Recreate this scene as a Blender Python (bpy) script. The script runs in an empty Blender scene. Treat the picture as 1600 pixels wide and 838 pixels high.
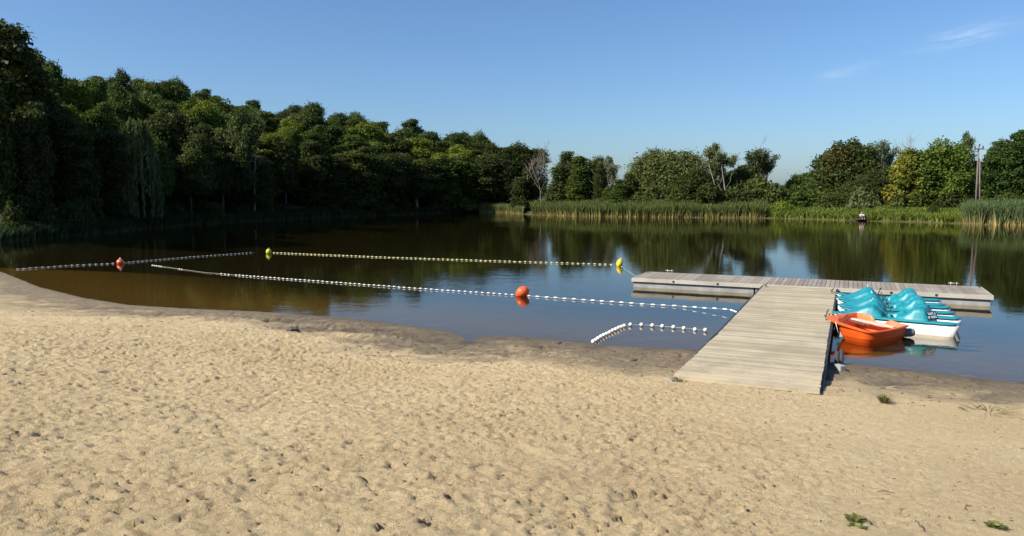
import bpy, bmesh, math, random
import numpy as np
from mathutils import Vector, Matrix

# ------------------------------------------------------------------ camera, sky, sun, exposure
FPX = 1155.0; CAMH = 3.6; TH = math.atan(119/FPX)
sc = bpy.context.scene
COL = sc.collection
cam = bpy.data.cameras.new('camera'); camo = bpy.data.objects.new('camera', cam); COL.objects.link(camo)
cam.sensor_width = 36; cam.lens = FPX/1600*36
cam.clip_start = 0.1; cam.clip_end = 6000
camo.location = (0, 0, CAMH); camo.rotation_euler = (math.pi/2-TH, 0, 0)
sc.camera = camo

SUN_AZ = math.radians(247); SUN_EL = math.radians(39)
SKY_STRENGTH = 0.083; SUN_STRENGTH = 5.0; EXPOSURE = 0.62
world = bpy.data.worlds.new("World"); sc.world = world; world.use_nodes = True
nt = world.node_tree
sky = nt.nodes.new('ShaderNodeTexSky'); sky.sky_type = 'NISHITA'; sky.sun_disc = False
sky.sun_elevation = SUN_EL; sky.sun_rotation = SUN_AZ
sky.altitude = 0; sky.air_density = 1.0; sky.dust_density = 1.0; sky.ozone_density = 6.0
bg = nt.nodes['Background']; bg.inputs[1].default_value = SKY_STRENGTH
# white balance of the sky, and two faint cirrus wisps high on the right
def wm(op, a, b=None, c=None):
    n = nt.nodes.new('ShaderNodeMath'); n.operation = op
    for i, v in enumerate((a, b, c)):
        if v is None: continue
        if hasattr(v, 'links'): nt.links.new(v, n.inputs[i])
        else: n.inputs[i].default_value = v
    return n.outputs[0]
tint = nt.nodes.new('ShaderNodeMix'); tint.data_type = 'RGBA'; tint.blend_type = 'MULTIPLY'; tint.inputs[0].default_value = 1
nt.links.new(sky.outputs[0], tint.inputs[6]); tint.inputs[7].default_value = (.93, 1.04, 1.14, 1)
wtc = nt.nodes.new('ShaderNodeTexCoord'); wsp = nt.nodes.new('ShaderNodeSeparateXYZ'); nt.links.new(wtc.outputs['Generated'], wsp.inputs[0])
wy = wm('MAXIMUM', wsp.outputs[1], .05); wu = wm('DIVIDE', wsp.outputs[0], wy); ww = wm('DIVIDE', wsp.outputs[2], wy)
def wisp(u0, w0, su, sw, tilt):
    du = wm('SUBTRACT', wu, u0); dw = wm('SUBTRACT', wm('SUBTRACT', ww, w0), wm('MULTIPLY', du, tilt))
    r2 = wm('ADD', wm('POWER', wm('ABSOLUTE', wm('DIVIDE', du, su)), 2.0), wm('POWER', wm('ABSOLUTE', wm('DIVIDE', dw, sw)), 2.0))
    return wm('EXPONENT', wm('MULTIPLY', r2, -1.0))
wcomb = nt.nodes.new('ShaderNodeCombineXYZ'); nt.links.new(wm('MULTIPLY', wu, 6.0), wcomb.inputs[0]); nt.links.new(wm('SUBTRACT', wm('MULTIPLY', ww, 40.0), wm('MULTIPLY', wu, 7.0)), wcomb.inputs[1])
wn = nt.nodes.new('ShaderNodeTexNoise'); wn.inputs['Scale'].default_value = 2.2; wn.inputs['Detail'].default_value = 5; wn.inputs['Distortion'].default_value = .8; nt.links.new(wcomb.outputs[0], wn.inputs['Vector'])
wk = wm('MULTIPLY', wm('ADD', wisp(.60, .205, .05, .011, .25), wm('MULTIPLY', wisp(.445, .160, .035, .007, .2), .6)), wm('MAXIMUM', wm('MULTIPLY', wm('SUBTRACT', wn.outputs['Fac'], .36), 1.6), 0.0))
cl = nt.nodes.new('ShaderNodeMix'); cl.data_type = 'RGBA'; nt.links.new(wm('MULTIPLY', wm('MINIMUM', wk, .5), .8), cl.inputs[0]); nt.links.new(tint.outputs[2], cl.inputs[6]); cl.inputs[7].default_value = (6.6, 7.4, 8.4, 1)
nt.links.new(cl.outputs[2], bg.inputs[0])

sl = bpy.data.lights.new('sun', 'SUN'); sl.energy = SUN_STRENGTH; sl.angle = math.radians(0.5); sl.color = (1.0, 0.93, 0.82)
so = bpy.data.objects.new('sun', sl); COL.objects.link(so)
sdir = Vector((math.sin(SUN_AZ)*math.cos(SUN_EL), math.cos(SUN_AZ)*math.cos(SUN_EL), math.sin(SUN_EL)))
so.rotation_euler = sdir.to_track_quat('Z', 'Y').to_euler(); so.location = sdir*100

vs = sc.view_settings; vs.view_transform = 'Standard'; vs.look = 'None'; vs.exposure = EXPOSURE; vs.gamma = 1; vs.use_curve_mapping = False
sc.render.engine = 'CYCLES'
cy = sc.cycles
cy.max_bounces = 6; cy.diffuse_bounces = 2; cy.glossy_bounces = 3; cy.transmission_bounces = 3; cy.transparent_max_bounces = 8
cy.caustics_reflective = False; cy.caustics_refractive = False; cy.use_denoising = True

rng = np.random.default_rng(7); random.seed(7)

# ------------------------------------------------------------------ helpers
def P(px, py, z=0.0):
    """world point on height z seen at a place of the 1600 px wide photograph"""
    a = (px-800)/FPX; b = (419-py)/FPX
    Y = math.cos(TH)+b*math.sin(TH); Z = -math.sin(TH)+b*math.cos(TH)
    t = (z-CAMH)/Z
    return (a*t, Y*t)
def ztop_at(py, Y):
    b = (419-py)/FPX
    return CAMH + Y*(-math.sin(TH)+b*math.cos(TH))/(math.cos(TH)+b*math.sin(TH))
def x_at(px, Y, z):
    depth = Y*math.cos(TH)-(z-CAMH)*math.sin(TH)
    return (px-800)/FPX*depth
def depth_at(Y, z): return Y*math.cos(TH)-(z-CAMH)*math.sin(TH)

def tag(o, label=None, cat=None, group=None, kind=None):
    if label: o['label'] = label
    if cat: o['category'] = cat
    if group: o['group'] = group
    if kind: o['kind'] = kind
    return o
def empty(name, loc, rz=0.0):
    o = bpy.data.objects.new(name, None); COL.objects.link(o)
    o.location = loc; o.rotation_euler = (0, 0, rz); o.empty_display_size = 0.2
    return o
def mesh_np(name, V, F, smooth=False):
    me = bpy.data.meshes.new(name)
    V = np.asarray(V, dtype=np.float32); F = np.asarray(F, dtype=np.int32)
    me.vertices.add(len(V)); me.vertices.foreach_set('co', V.ravel())
    k = F.shape[1]
    me.loops.add(F.size); me.loops.foreach_set('vertex_index', F.ravel())
    me.polygons.add(len(F)); me.polygons.foreach_set('loop_start', np.arange(0, F.size, k, dtype=np.int32))
    if smooth: me.polygons.foreach_set('use_smooth', np.ones(len(F), dtype=bool))
    me.update(calc_edges=True)
    return me
def attr(me, name, vals, dom='POINT'):
    a = me.attributes.new(name, 'FLOAT', dom); a.data.foreach_set('value', np.asarray(vals, dtype=np.float32))
def link(name, me, m=None, parent=None):
    o = bpy.data.objects.new(name, me); COL.objects.link(o)
    if m is not None and len(me.materials) == 0: me.materials.append(m)
    if parent is not None: o.parent = parent
    return o

class MB:
    """collects simple shapes in one bmesh"""
    def __init__(s): s.bm = bmesh.new(); s.lay = s.bm.faces.layers.float.new('rnd')
    def box(s, c, d, rz=0.0, M=None, bev=0.0):
        m = Matrix.Translation(c) @ Matrix.Rotation(rz, 4, 'Z')
        if M is not None: m = M @ m
        r = random.random()
        vs_ = []
        for z in (-.5, .5):
            for y in (-.5, .5):
                for x in (-.5, .5): vs_.append(s.bm.verts.new(m @ Vector((x*d[0], y*d[1], z*d[2]))))
        fs = []
        for f in ((0,2,3,1),(4,5,7,6),(0,1,5,4),(2,6,7,3),(0,4,6,2),(1,3,7,5)):
            ff = s.bm.faces.new([vs_[i] for i in f]); ff[s.lay] = r; fs.append(ff)
        if bev > 0:
            es = list({e for f in fs for e in f.edges})
            bmesh.ops.bevel(s.bm, geom=es, offset=bev, segments=2, affect='EDGES', profile=0.6)
        return s
    def tube(s, pts, rad, n=8, cap=True, smooth=True):
        pts = [Vector(p) for p in pts]
        if not hasattr(rad, '__len__'): rad = [rad]*len(pts)
        rings = []; r0 = random.random()
        prev = None
        for i, p in enumerate(pts):
            a = pts[max(0, i-1)]; b = pts[min(len(pts)-1, i+1)]
            t = (b-a)
            if t.length < 1e-9: t = Vector((0, 0, 1))
            t.normalize()
            up = prev if prev is not None else (Vector((0, 0, 1)) if abs(t.z) < .9 else Vector((1, 0, 0)))
            x = up.cross(t)
            if x.length < 1e-6: x = Vector((1, 0, 0)).cross(t)
            x.normalize(); y = t.cross(x).normalized(); prev = y.cross(Vector((0,0,0))) if False else None
            rings.append([s.bm.verts.new(p + (x*math.cos(k*2*math.pi/n)+y*math.sin(k*2*math.pi/n))*rad[i]) for k in range(n)])
        for i in range(len(rings)-1):
            for k in range(n):
                f = s.bm.faces.new((rings[i][k], rings[i][(k+1) % n], rings[i+1][(k+1) % n], rings[i+1][k])); f.smooth = smooth; f[s.lay] = r0
        if cap:
            try:
                s.bm.faces.new(rings[0][::-1]); s.bm.faces.new(rings[-1])
            except ValueError: pass
        return s
    def lathe(s, prof, c=(0,0,0), n=16, M=None):
        """prof: list of (r, z)"""
        m = Matrix.Translation(c)
        if M is not None: m = m @ M
        rings = []
        for r, z in prof:
            if r < 1e-6: rings.append([s.bm.verts.new(m @ Vector((0, 0, z)))])
            else: rings.append([s.bm.verts.new(m @ Vector((r*math.cos(k*2*math.pi/n), r*math.sin(k*2*math.pi/n), z))) for k in range(n)])
        for i in range(len(rings)-1):
            A, B = rings[i], rings[i+1]
            for k in range(n):
                q = (k+1) % n
                if len(A) == 1 and len(B) > 1: f = s.bm.faces.new((A[0], B[q], B[k]))
                elif len(B) == 1 and len(A) > 1: f = s.bm.faces.new((A[k], A[q], B[0]))
                elif len(A) > 1: f = s.bm.faces.new((A[k], A[q], B[q], B[k]))
                else: continue
                f.smooth = True
        return s
    def ball(s, c, r, sz=1.0, n=12):
        k = max(6, n//2+2)
        prof = [(r*math.sin(math.pi*i/k) if 0 < i < k else 0.0, -r*sz*math.cos(math.pi*i/k)) for i in range(k+1)]
        return s.lathe(prof, c, n)
    def build(s, name, m, parent=None, smooth=None):
        me = bpy.data.meshes.new(name); bmesh.ops.recalc_face_normals(s.bm, faces=s.bm.faces); s.bm.to_mesh(me); s.bm.free()
        if smooth: me.polygons.foreach_set('use_smooth', np.ones(len(me.polygons), dtype=bool))
        return link(name, me, m, parent)

# ------------------------------------------------------------------ materials
def new_mat(name):
    m = bpy.data.materials.new(name); m.use_nodes = True
    return m, m.node_tree, m.node_tree.nodes['Principled BSDF']
def N(t, kind, **kw):
    n = t.nodes.new(kind)
    for k, v in kw.items(): setattr(n, k, v)
    return n
def mixc(t, fac, a, b, mode='MIX'):
    n = N(t, 'ShaderNodeMix', data_type='RGBA', blend_type=mode)
    for sock, v in ((0, fac), (6, a), (7, b)):
        if hasattr(v, 'is_linked') or hasattr(v, 'links'): t.links.new(v, n.inputs[sock])
        elif sock == 0: n.inputs[0].default_value = v
        else: n.inputs[sock].default_value = (*v[:3], 1)
    return n.outputs[2]
def ramp(t, src, lo, hi, a=0.0, b=1.0):
    n = N(t, 'ShaderNodeMapRange'); n.clamp = True
    t.links.new(src, n.inputs[0])
    n.inputs[1].default_value = lo; n.inputs[2].default_value = hi; n.inputs[3].default_value = a; n.inputs[4].default_value = b
    return n.outputs[0]
def noise(t, scale, detail=4, rough=.55, vec=None, dist=0.0):
    n = N(t, 'ShaderNodeTexNoise'); n.inputs['Scale'].default_value = scale; n.inputs['Detail'].default_value = detail
    n.inputs['Roughness'].default_value = rough; n.inputs['Distortion'].default_value = dist
    if vec is not None: t.links.new(vec, n.inputs['Vector'])
    return n.outputs['Fac']
def coords(t, scale=(1, 1, 1), kind='Object', rot=(0, 0, 0)):
    tc = N(t, 'ShaderNodeTexCoord'); mp = N(t, 'ShaderNodeMapping'); mp.inputs['Scale'].default_value = scale; mp.inputs['Rotation'].default_value = rot
    t.links.new(tc.outputs[kind], mp.inputs['Vector']); return mp.outputs[0]
def bump(t, b, h, strength, dist):
    n = N(t, 'ShaderNodeBump'); n.inputs['Strength'].default_value = strength; n.inputs['Distance'].default_value = dist
    t.links.new(h, n.inputs['Height']); t.links.new(n.outputs[0], b.inputs['Normal']); return n
def attrn(t, name):
    a = N(t, 'ShaderNodeAttribute'); a.attribute_name = name; return a.outputs['Fac']

def simple_mat(name, col, rough=.5, metal=0.0, nscale=8, var=.15, bmp=0.0, bscale=40, spec=.5, dirt=None):
    m, t, b = new_mat(name)
    v = coords(t)
    f = noise(t, nscale, 5, .6, v)
    lo = tuple(c*(1-var) for c in col); hi = tuple(min(1, c*(1+var)) for c in col)
    c = mixc(t, ramp(t, f, .3, .7), lo, hi)
    if dirt:
        f2 = noise(t, nscale*2.7, 6, .7, v)
        c = mixc(t, ramp(t, f2, .52, .72, 0, .6), c, dirt)
    t.links.new(c, b.inputs['Base Color'])
    b.inputs['Roughness'].default_value = rough; b.inputs['Metallic'].default_value = metal
    b.inputs['Specular IOR Level'].default_value = spec
    if bmp: bump(t, b, noise(t, bscale, 4, .6, v), bmp, .01)
    return m

def leaf_mat(name, extra=None, transl=.28):
    """foliage: the object's own colour, varied leaf by leaf"""
    m, t, b = new_mat(name)
    oi = N(t, 'ShaderNodeObjectInfo')
    r = attrn(t, 'rnd')
    base = oi.outputs['Color']
    if extra: base = mixc(t, extra(t), base, EXTRA[name])
    dark = mixc(t, 1.0, base, (.55, .62, .6), 'MULTIPLY')
    light = mixc(t, 1.0, base, (1.6, 1.5, 1.25), 'MULTIPLY')
    c = mixc(t, r, dark, light)
    t.links.new(c, b.inputs['Base Color'])
    b.inputs['Roughness'].default_value = .55; b.inputs['Specular IOR Level'].default_value = .15
    tr = N(t, 'ShaderNodeBsdfTranslucent'); t.links.new(mixc(t, 1.0, c, (1.3, 1.35, .6), 'MULTIPLY'), tr.inputs[0])
    mx = N(t, 'ShaderNodeMixShader'); mx.inputs[0].default_value = transl
    t.links.new(b.outputs[0], mx.inputs[1]); t.links.new(tr.outputs[0], mx.inputs[2])
    t.links.new(mx.outputs[0], t.nodes['Material Output'].inputs[0])
    return m
EXTRA = {'leaf_yellow': (.27, .21, .03), 'leaf_brown': (.09, .055, .016), 'blade': (.42, .31, .14)}
def left_patch(t):
    v = coords(t); s = N(t, 'ShaderNodeSeparateXYZ'); t.links.new(v, s.inputs[0])
    g = ramp(t, s.outputs[0], -5.0, -2.2, .85, 0)
    n = ramp(t, noise(t, .5, 3, .6, v), .35, .6)
    mu = N(t, 'ShaderNodeMath', operation='MULTIPLY'); t.links.new(g, mu.inputs[0]); t.links.new(n, mu.inputs[1]); return mu.outputs[0]
def brown_patch(t):
    v = coords(t); s = N(t, 'ShaderNodeVectorMath', operation='DISTANCE'); t.links.new(v, s.inputs[0]); s.inputs[1].default_value = (-3.0, -2.6, 7.6)
    g = ramp(t, s.outputs['Value'], 1.2, 3.2, .5, 0)
    n = ramp(t, noise(t, .9, 3, .6, v), .3, .55)
    mu = N(t, 'ShaderNodeMath', operation='MULTIPLY'); t.links.new(g, mu.inputs[0]); t.links.new(n, mu.inputs[1]); return mu.outputs[0]
LEAF = leaf_mat('leaf'); LEAF_Y = leaf_mat('leaf_yellow', left_patch); LEAF_B = leaf_mat('leaf_brown', brown_patch)
BLADE = leaf_mat('blade', lambda t: attrn(t, 'dry'), .2)
BARK = simple_mat('bark', (.075, .06, .045), .9, nscale=3, var=.4, bmp=.6, bscale=12)
PALEBARK = simple_mat('pale_bark', (.23, .205, .165), .9, nscale=2, var=.35, bmp=.5, bscale=9)
DEADWOOD = simple_mat('dead_wood', (.20, .165, .12), .9, nscale=2, var=.3)

# sand / soil / lake bed in one sheet
def ground_material():
    m, t, b = new_mat('ground')
    v = coords(t)
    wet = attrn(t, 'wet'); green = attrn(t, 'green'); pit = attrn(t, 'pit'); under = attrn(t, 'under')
    n1 = noise(t, .35, 4, .6, v); n2 = noise(t, 9, 5, .7, v); n3 = noise(t, 160, 3, .7, v)
    sand = mixc(t, ramp(t, n1, .35, .65), (.70, .53, .29), (.81, .635, .365))
    sand = mixc(t, ramp(t, n2, .35, .7, 0, .5), sand, (.57, .43, .245))
    sand = mixc(t, ramp(t, n3, .58, .75, 0, .4), sand, (.32, .24, .15))
    sand = mixc(t, ramp(t, noise(t, 42, 4, .75, v), .56, .67, 0, .45), sand, (.44, .335, .20))
    sand = mixc(t, ramp(t, noise(t, 70, 2, .5, v), .60, .70, 0, .5), sand, (.86, .70, .43))
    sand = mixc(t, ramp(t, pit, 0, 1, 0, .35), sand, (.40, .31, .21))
    n4 = noise(t, 1.7, 6, .7, v)
    add = N(t, 'ShaderNodeMath', operation='MULTIPLY_ADD'); t.links.new(n4, add.inputs[0]); add.inputs[1].default_value = .55; t.links.new(wet, add.inputs[2])
    damp = mixc(t, ramp(t, n2, .3, .7), (.19, .15, .095), (.35, .275, .175))
    c = mixc(t, ramp(t, add.outputs[0], .42, .86), sand, damp)
    mud = mixc(t, ramp(t, n4, .42, .58), (.085, .068, .048), (.19, .15, .10))
    c = mixc(t, ramp(t, add.outputs[0], 1.0, 1.3, 0, .8), c, mud)
    # lake bed: wet sand, then silt painted black for light the water would absorb
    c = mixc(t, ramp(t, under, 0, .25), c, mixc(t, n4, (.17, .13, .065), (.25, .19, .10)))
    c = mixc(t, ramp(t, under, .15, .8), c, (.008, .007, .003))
    gr = mixc(t, n2, (.035, .05, .015), (.075, .10, .03))
    c = mixc(t, green, c, gr)
    t.links.new(c, b.inputs['Base Color'])
    b.inputs['Roughness'].default_value = .9
    b.inputs['Specular IOR Level'].default_value = .25
    h = N(t, 'ShaderNodeMath', operation='MULTIPLY_ADD'); t.links.new(noise(t, 19, 7, .8, v, .6), h.inputs[0]); h.inputs[1].default_value = 2.4
    t.links.new(noise(t, 130, 3, .6, v), h.inputs[2])
    bump(t, b, h.outputs[0], 1.0, .028)
    return m
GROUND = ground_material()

def water_material():
    m, t, b = new_mat('water')
    t.nodes.remove(b)
    v = coords(t, (1, 1, 1))
    v2 = coords(t, (.55, 1.0, 1))
    a = noise(t, 6.0, 3, .55, v2, .4); c = noise(t, 1.1, 3, .5, v2, .6)
    # calm and ruffled patches
    patch = ramp(t, noise(t, .06, 2, .5, v), .42, .62, .35, 1.0)
    h = N(t, 'ShaderNodeMath', operation='MULTIPLY_ADD'); t.links.new(c, h.inputs[0]); h.inputs[1].default_value = 2.2; t.links.new(a, h.inputs[2])
    hp = N(t, 'ShaderNodeMath', operation='MULTIPLY'); t.links.new(h.outputs[0], hp.inputs[0]); t.links.new(patch, hp.inputs[1])
    bp = N(t, 'ShaderNodeBump'); bp.inputs['Strength'].default_value = .24; bp.inputs['Distance'].default_value = .012
    t.links.new(hp.outputs[0], bp.inputs['Height'])
    # Schlick reflectance, the same from above and from below, so that sunlight reaches the shallow bed
    ge = N(t, 'ShaderNodeNewGeometry'); dt = N(t, 'ShaderNodeVectorMath', operation='DOT_PRODUCT'); t.links.new(ge.outputs['Incoming'], dt.inputs[0]); t.links.new(bp.outputs[0], dt.inputs[1])
    def mth(op, a, b_=None, c_=None):
        n = N(t, 'ShaderNodeMath', operation=op)
        for i, v_ in enumerate((a, b_, c_)):
            if v_ is None: continue
            if hasattr(v_, 'links'): t.links.new(v_, n.inputs[i])
            else: n.inputs[i].default_value = v_
        return n.outputs[0]
    F_ = mth('MULTIPLY_ADD', mth('POWER', mth('SUBTRACT', 1.0, mth('MINIMUM', mth('ABSOLUTE', dt.outputs['Value']), 1.0)), 5.0), .98, .02)
    gl = N(t, 'ShaderNodeBsdfGlossy'); gl.inputs['Roughness'].default_value = .025; gl.inputs['Color'].default_value = (.90, .865, .80, 1); t.links.new(bp.outputs[0], gl.inputs['Normal'])
    tr = N(t, 'ShaderNodeBsdfTransparent'); tr.inputs[0].default_value = (.90, .76, .42, 1)
    df = N(t, 'ShaderNodeBsdfDiffuse'); df.inputs[0].default_value = (.012, .011, .004, 1)
    m1 = N(t, 'ShaderNodeMixShader'); m1.inputs[0].default_value = .14
    t.links.new(tr.outputs[0], m1.inputs[1]); t.links.new(df.outputs[0], m1.inputs[2])
    m2 = N(t, 'ShaderNodeMixShader'); t.links.new(F_, m2.inputs[0]); t.links.new(m1.outputs[0], m2.inputs[1]); t.links.new(gl.outputs[0], m2.inputs[2])
    out = t.nodes['Material Output']
    t.links.new(m2.outputs[0], out.inputs[0])
    return m
WATER = water_material()

def wood_mat(name, c1, c2, grain=(1, 1, 1), stain=(.16, .13, .10)):
    m, t, b = new_mat(name)
    r = attrn(t, 'rnd')
    v = coords(t, grain)
    g = noise(t, 6, 6, .7, v, .3)
    c = mixc(t, r, c1, c2)
    c = mixc(t, ramp(t, g, .45, .75, 0, .55), c, stain)
    n = noise(t, .9, 4, .6, coords(t))
    c = mixc(t, ramp(t, n, .42, .66, 0, .5), c, tuple(x*.68 for x in c1))
    if name == 'deck_wood':
        sp = N(t, 'ShaderNodeSeparateXYZ'); t.links.new(coords(t), sp.inputs[0])
        gy = ramp(t, sp.outputs[1], 0, 4.5, .62, .30); gn = noise(t, 2.2, 6, .75, coords(t))
        sb = N(t, 'ShaderNodeMath', operation='SUBTRACT'); t.links.new(gy, sb.inputs[0]); t.links.new(gn, sb.inputs[1])
        c = mixc(t, ramp(t, sb.outputs[0], 0, .12, 0, .45), c, (.56, .44, .28))
    t.links.new(c, b.inputs['Base Color']); b.inputs['Roughness'].default_value = .85; b.inputs['Specular IOR Level'].default_value = .25
    bump(t, b, g, .4, .006)
    return m
DECK = wood_mat('deck_wood', (.34, .29, .195), (.53, .455, .315), (1.2, 30, 30))
DECK2 = wood_mat('platform_wood', (.25, .215, .175), (.36, .32, .265), (30, 1.2, 30))
BEAM = wood_mat('beam_wood', (.40, .36, .29), (.50, .46, .38), (1.2, 30, 30))
CONCRETE = simple_mat('concrete', (.30, .30, .285), .9, nscale=3, var=.2, bmp=.4, bscale=30, dirt=(.17, .17, .15))
DARKSTEEL = simple_mat('dark_steel', (.035, .038, .042), .6, .3, nscale=6, var=.4)
GALV = simple_mat('galvanised', (.42, .42, .40), .5, .6, nscale=9, var=.2)
TEAL = simple_mat('teal_plastic', (.010, .215, .255), .42, nscale=2.2, var=.14, bmp=.08, bscale=20, dirt=(.03, .29, .32))
WHITEP = simple_mat('white_plastic', (.76, .76, .73), .4, nscale=4, var=.05, dirt=(.58, .57, .52))
ORANGE = simple_mat('orange_hull', (.72, .10, .012), .38, nscale=2, var=.14, dirt=(.50, .10, .03))
ORANGE_IN = simple_mat('orange_inside', (.78, .16, .04), .5, nscale=3, var=.12, dirt=(.5, .14, .06))
FADED = simple_mat('faded_bench', (.62, .46, .38), .8, nscale=6, var=.2, dirt=(.7, .64, .56))
BROWNWOOD = simple_mat('brown_wood', (.12, .07, .045), .8, nscale=7, var=.3)
RUBBER = simple_mat('rubber', (.03, .03, .033), .75, nscale=5, var=.3)
GREYR = simple_mat('grey_fender', (.13, .14, .15), .7, nscale=5, var=.2)
BUOYO = simple_mat('orange_buoy', (.80, .11, .02), .42, nscale=5, var=.1, dirt=(.55, .10, .03))
BUOYY = simple_mat('yellow_buoy', (.80, .58, .02), .42, nscale=5, var=.1, dirt=(.5, .4, .05))
BUOYG = simple_mat('dull_yellow_buoy', (.55, .50, .03), .5, nscale=5, var=.15)
ROPE = simple_mat('rope', (.62, .60, .50), .9, nscale=30, var=.2)
ROPEY = simple_mat('yellow_rope', (.60, .55, .22), .9, nscale=30, var=.2)
FLOATW = simple_mat('float_white', (.80, .80, .77), .45, nscale=9, var=.06)
FLOATYW = simple_mat('float_cream', (.78, .74, .42), .45, nscale=9, var=.06)
ROCK = simple_mat('rock', (.10, .085, .07), .9, nscale=9, var=.4, bmp=.8, bscale=25)
STONE = simple_mat('stone', (.30, .28, .25), .9, nscale=9, var=.2, bmp=.6, bscale=25)
NAVY = simple_mat('navy_sticker', (.012, .03, .06), .4)
POLE = simple_mat('pole_wood', (.15, .125, .10), .9, nscale=2, var=.3)
SKIN = simple_mat('skin', (.55, .30, .21), .6, var=.05)
SHIRT = simple_mat('shirt', (.72, .70, .66), .9, var=.08)
JEANS = simple_mat('trousers', (.05, .055, .07), .9, var=.2)
HAIR = simple_mat('hair', (.30, .13, .05), .8, var=.2)
GREENP = simple_mat('green_plastic', (.02, .20, .12), .5, var=.15)

# ------------------------------------------------------------------ noise fields
_tab = rng.random((256, 256))
def vnoise(x, y, s=0):
    x = np.asarray(x)+s*17.31; y = np.asarray(y)+s*9.77
    xi = np.floor(x).astype(int); yi = np.floor(y).astype(int)
    fx = x-xi; fy = y-yi; fx = fx*fx*(3-2*fx); fy = fy*fy*(3-2*fy)
    g = lambda i, j: _tab[i & 255, j & 255]
    return (g(xi, yi)*(1-fx)+g(xi+1, yi)*fx)*(1-fy)+(g(xi, yi+1)*(1-fx)+g(xi+1, yi+1)*fx)*fy
def fbm(x, y, oct=4, s=0, gain=.5):
    a = 1; t = 0; n = 0
    for k in range(oct):
        t = t+a*vnoise(x*2**k, y*2**k, s+k); n += a; a *= gain
    return t/n
def sstep(a, b, x):
    t = np.clip((x-a)/(b-a), 0, 1); return t*t*(3-2*t)

# ------------------------------------------------------------------ shoreline and terrain
near_px = [(0,425),(60,449),(130,466),(200,477),(300,483),(400,487),(500,494),(560,499),(610,505),(660,512),(705,519),(722,527),(728,535),(738,534),(752,527),(790,526),(850,529),(930,538),(1000,543),(1075,546),(1180,556),(1310,567),(1370,573),(1450,582),(1520,590),(1600,599)]
far_px = [(1600,353),(1530,351.5),(1500,350),(1430,347.5),(1340,345.5),(1260,343),(1200,341.5),(1100,340.5),(1000,339.5),(900,338.5),(830,336),(790,333),(745,332),(700,333),(600,337),(500,341),(400,346),(300,352),(200,361),(100,370),(0,380)]
lake = [(-62,43),(-45,39.5),(-32,37)] + [P(*p) for p in near_px] + [(14,12.4),(24,13.5),(45,30),(66,58),(66,78)] + [P(*p) for p in far_px] + [(-46,50),(-60,48.5)]
LK = np.array(lake)
def lake_dist(x, y):
    """signed distance: positive on land"""
    x = np.asarray(x, float); y = np.asarray(y, float)
    sh = x.shape; x = x.ravel(); y = y.ravel()
    best = np.full(x.shape, 1e18); inside = np.zeros(x.shape, bool)
    n = len(LK)
    for i in range(n):
        ax, ay = LK[i]; bx, by = LK[(i+1) % n]
        dx, dy = bx-ax, by-ay
        t = np.clip(((x-ax)*dx+(y-ay)*dy)/(dx*dx+dy*dy), 0, 1)
        best = np.minimum(best, (x-ax-t*dx)**2+(y-ay-t*dy)**2)
        c = (ay > y) != (by > y)
        with np.errstate(divide='ignore', invalid='ignore'):
            c2 = x < dx*(y-ay)/(dy if dy != 0 else 1e-12)+ax
        inside ^= (c & c2)
    d = np.sqrt(best); d[inside] *= -1
    return d.reshape(sh)
def masks(x, y):
    beach = 1-sstep(36, 46, y+0*x)                   # the sandy side of the lake
    a = x/np.maximum(y, 1)
    hill = (1-sstep(-.16, .06, a))*sstep(46, 62, y)
    return beach, hill
def base_height(x, y, d=None):
    if d is None: d = lake_dist(x, y)
    beach, hill = masks(x, y)
    dn = d + .35*(fbm(x*.9, y*.9, 3, 5)-.5)*np.clip(d, 0, 1)
    hb = np.interp(dn, [-60,-25,-12,-5,-1.5,0,.25,1.0,2.5,4.4,8,16,26,60,400], [-1.8,-1.7,-1.0,-.42,-.12,0,.035,.09,.21,.385,.84,1.9,2.45,2.8,3])
    hf = np.interp(d, [-60,-12,-3,0,.6,2.5,8,30,200,2000], [-1.8,-1.7,-.7,0,.12,.45,1.15,1.4,2.0,3.0])
    h = hb*beach+hf*(1-beach)
    h = h+hill*13.5*sstep(2, 44, d)
    return h
def ground_z(x, y):
    return float(base_height(np.array([x]), np.array([y]))[0])

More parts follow.
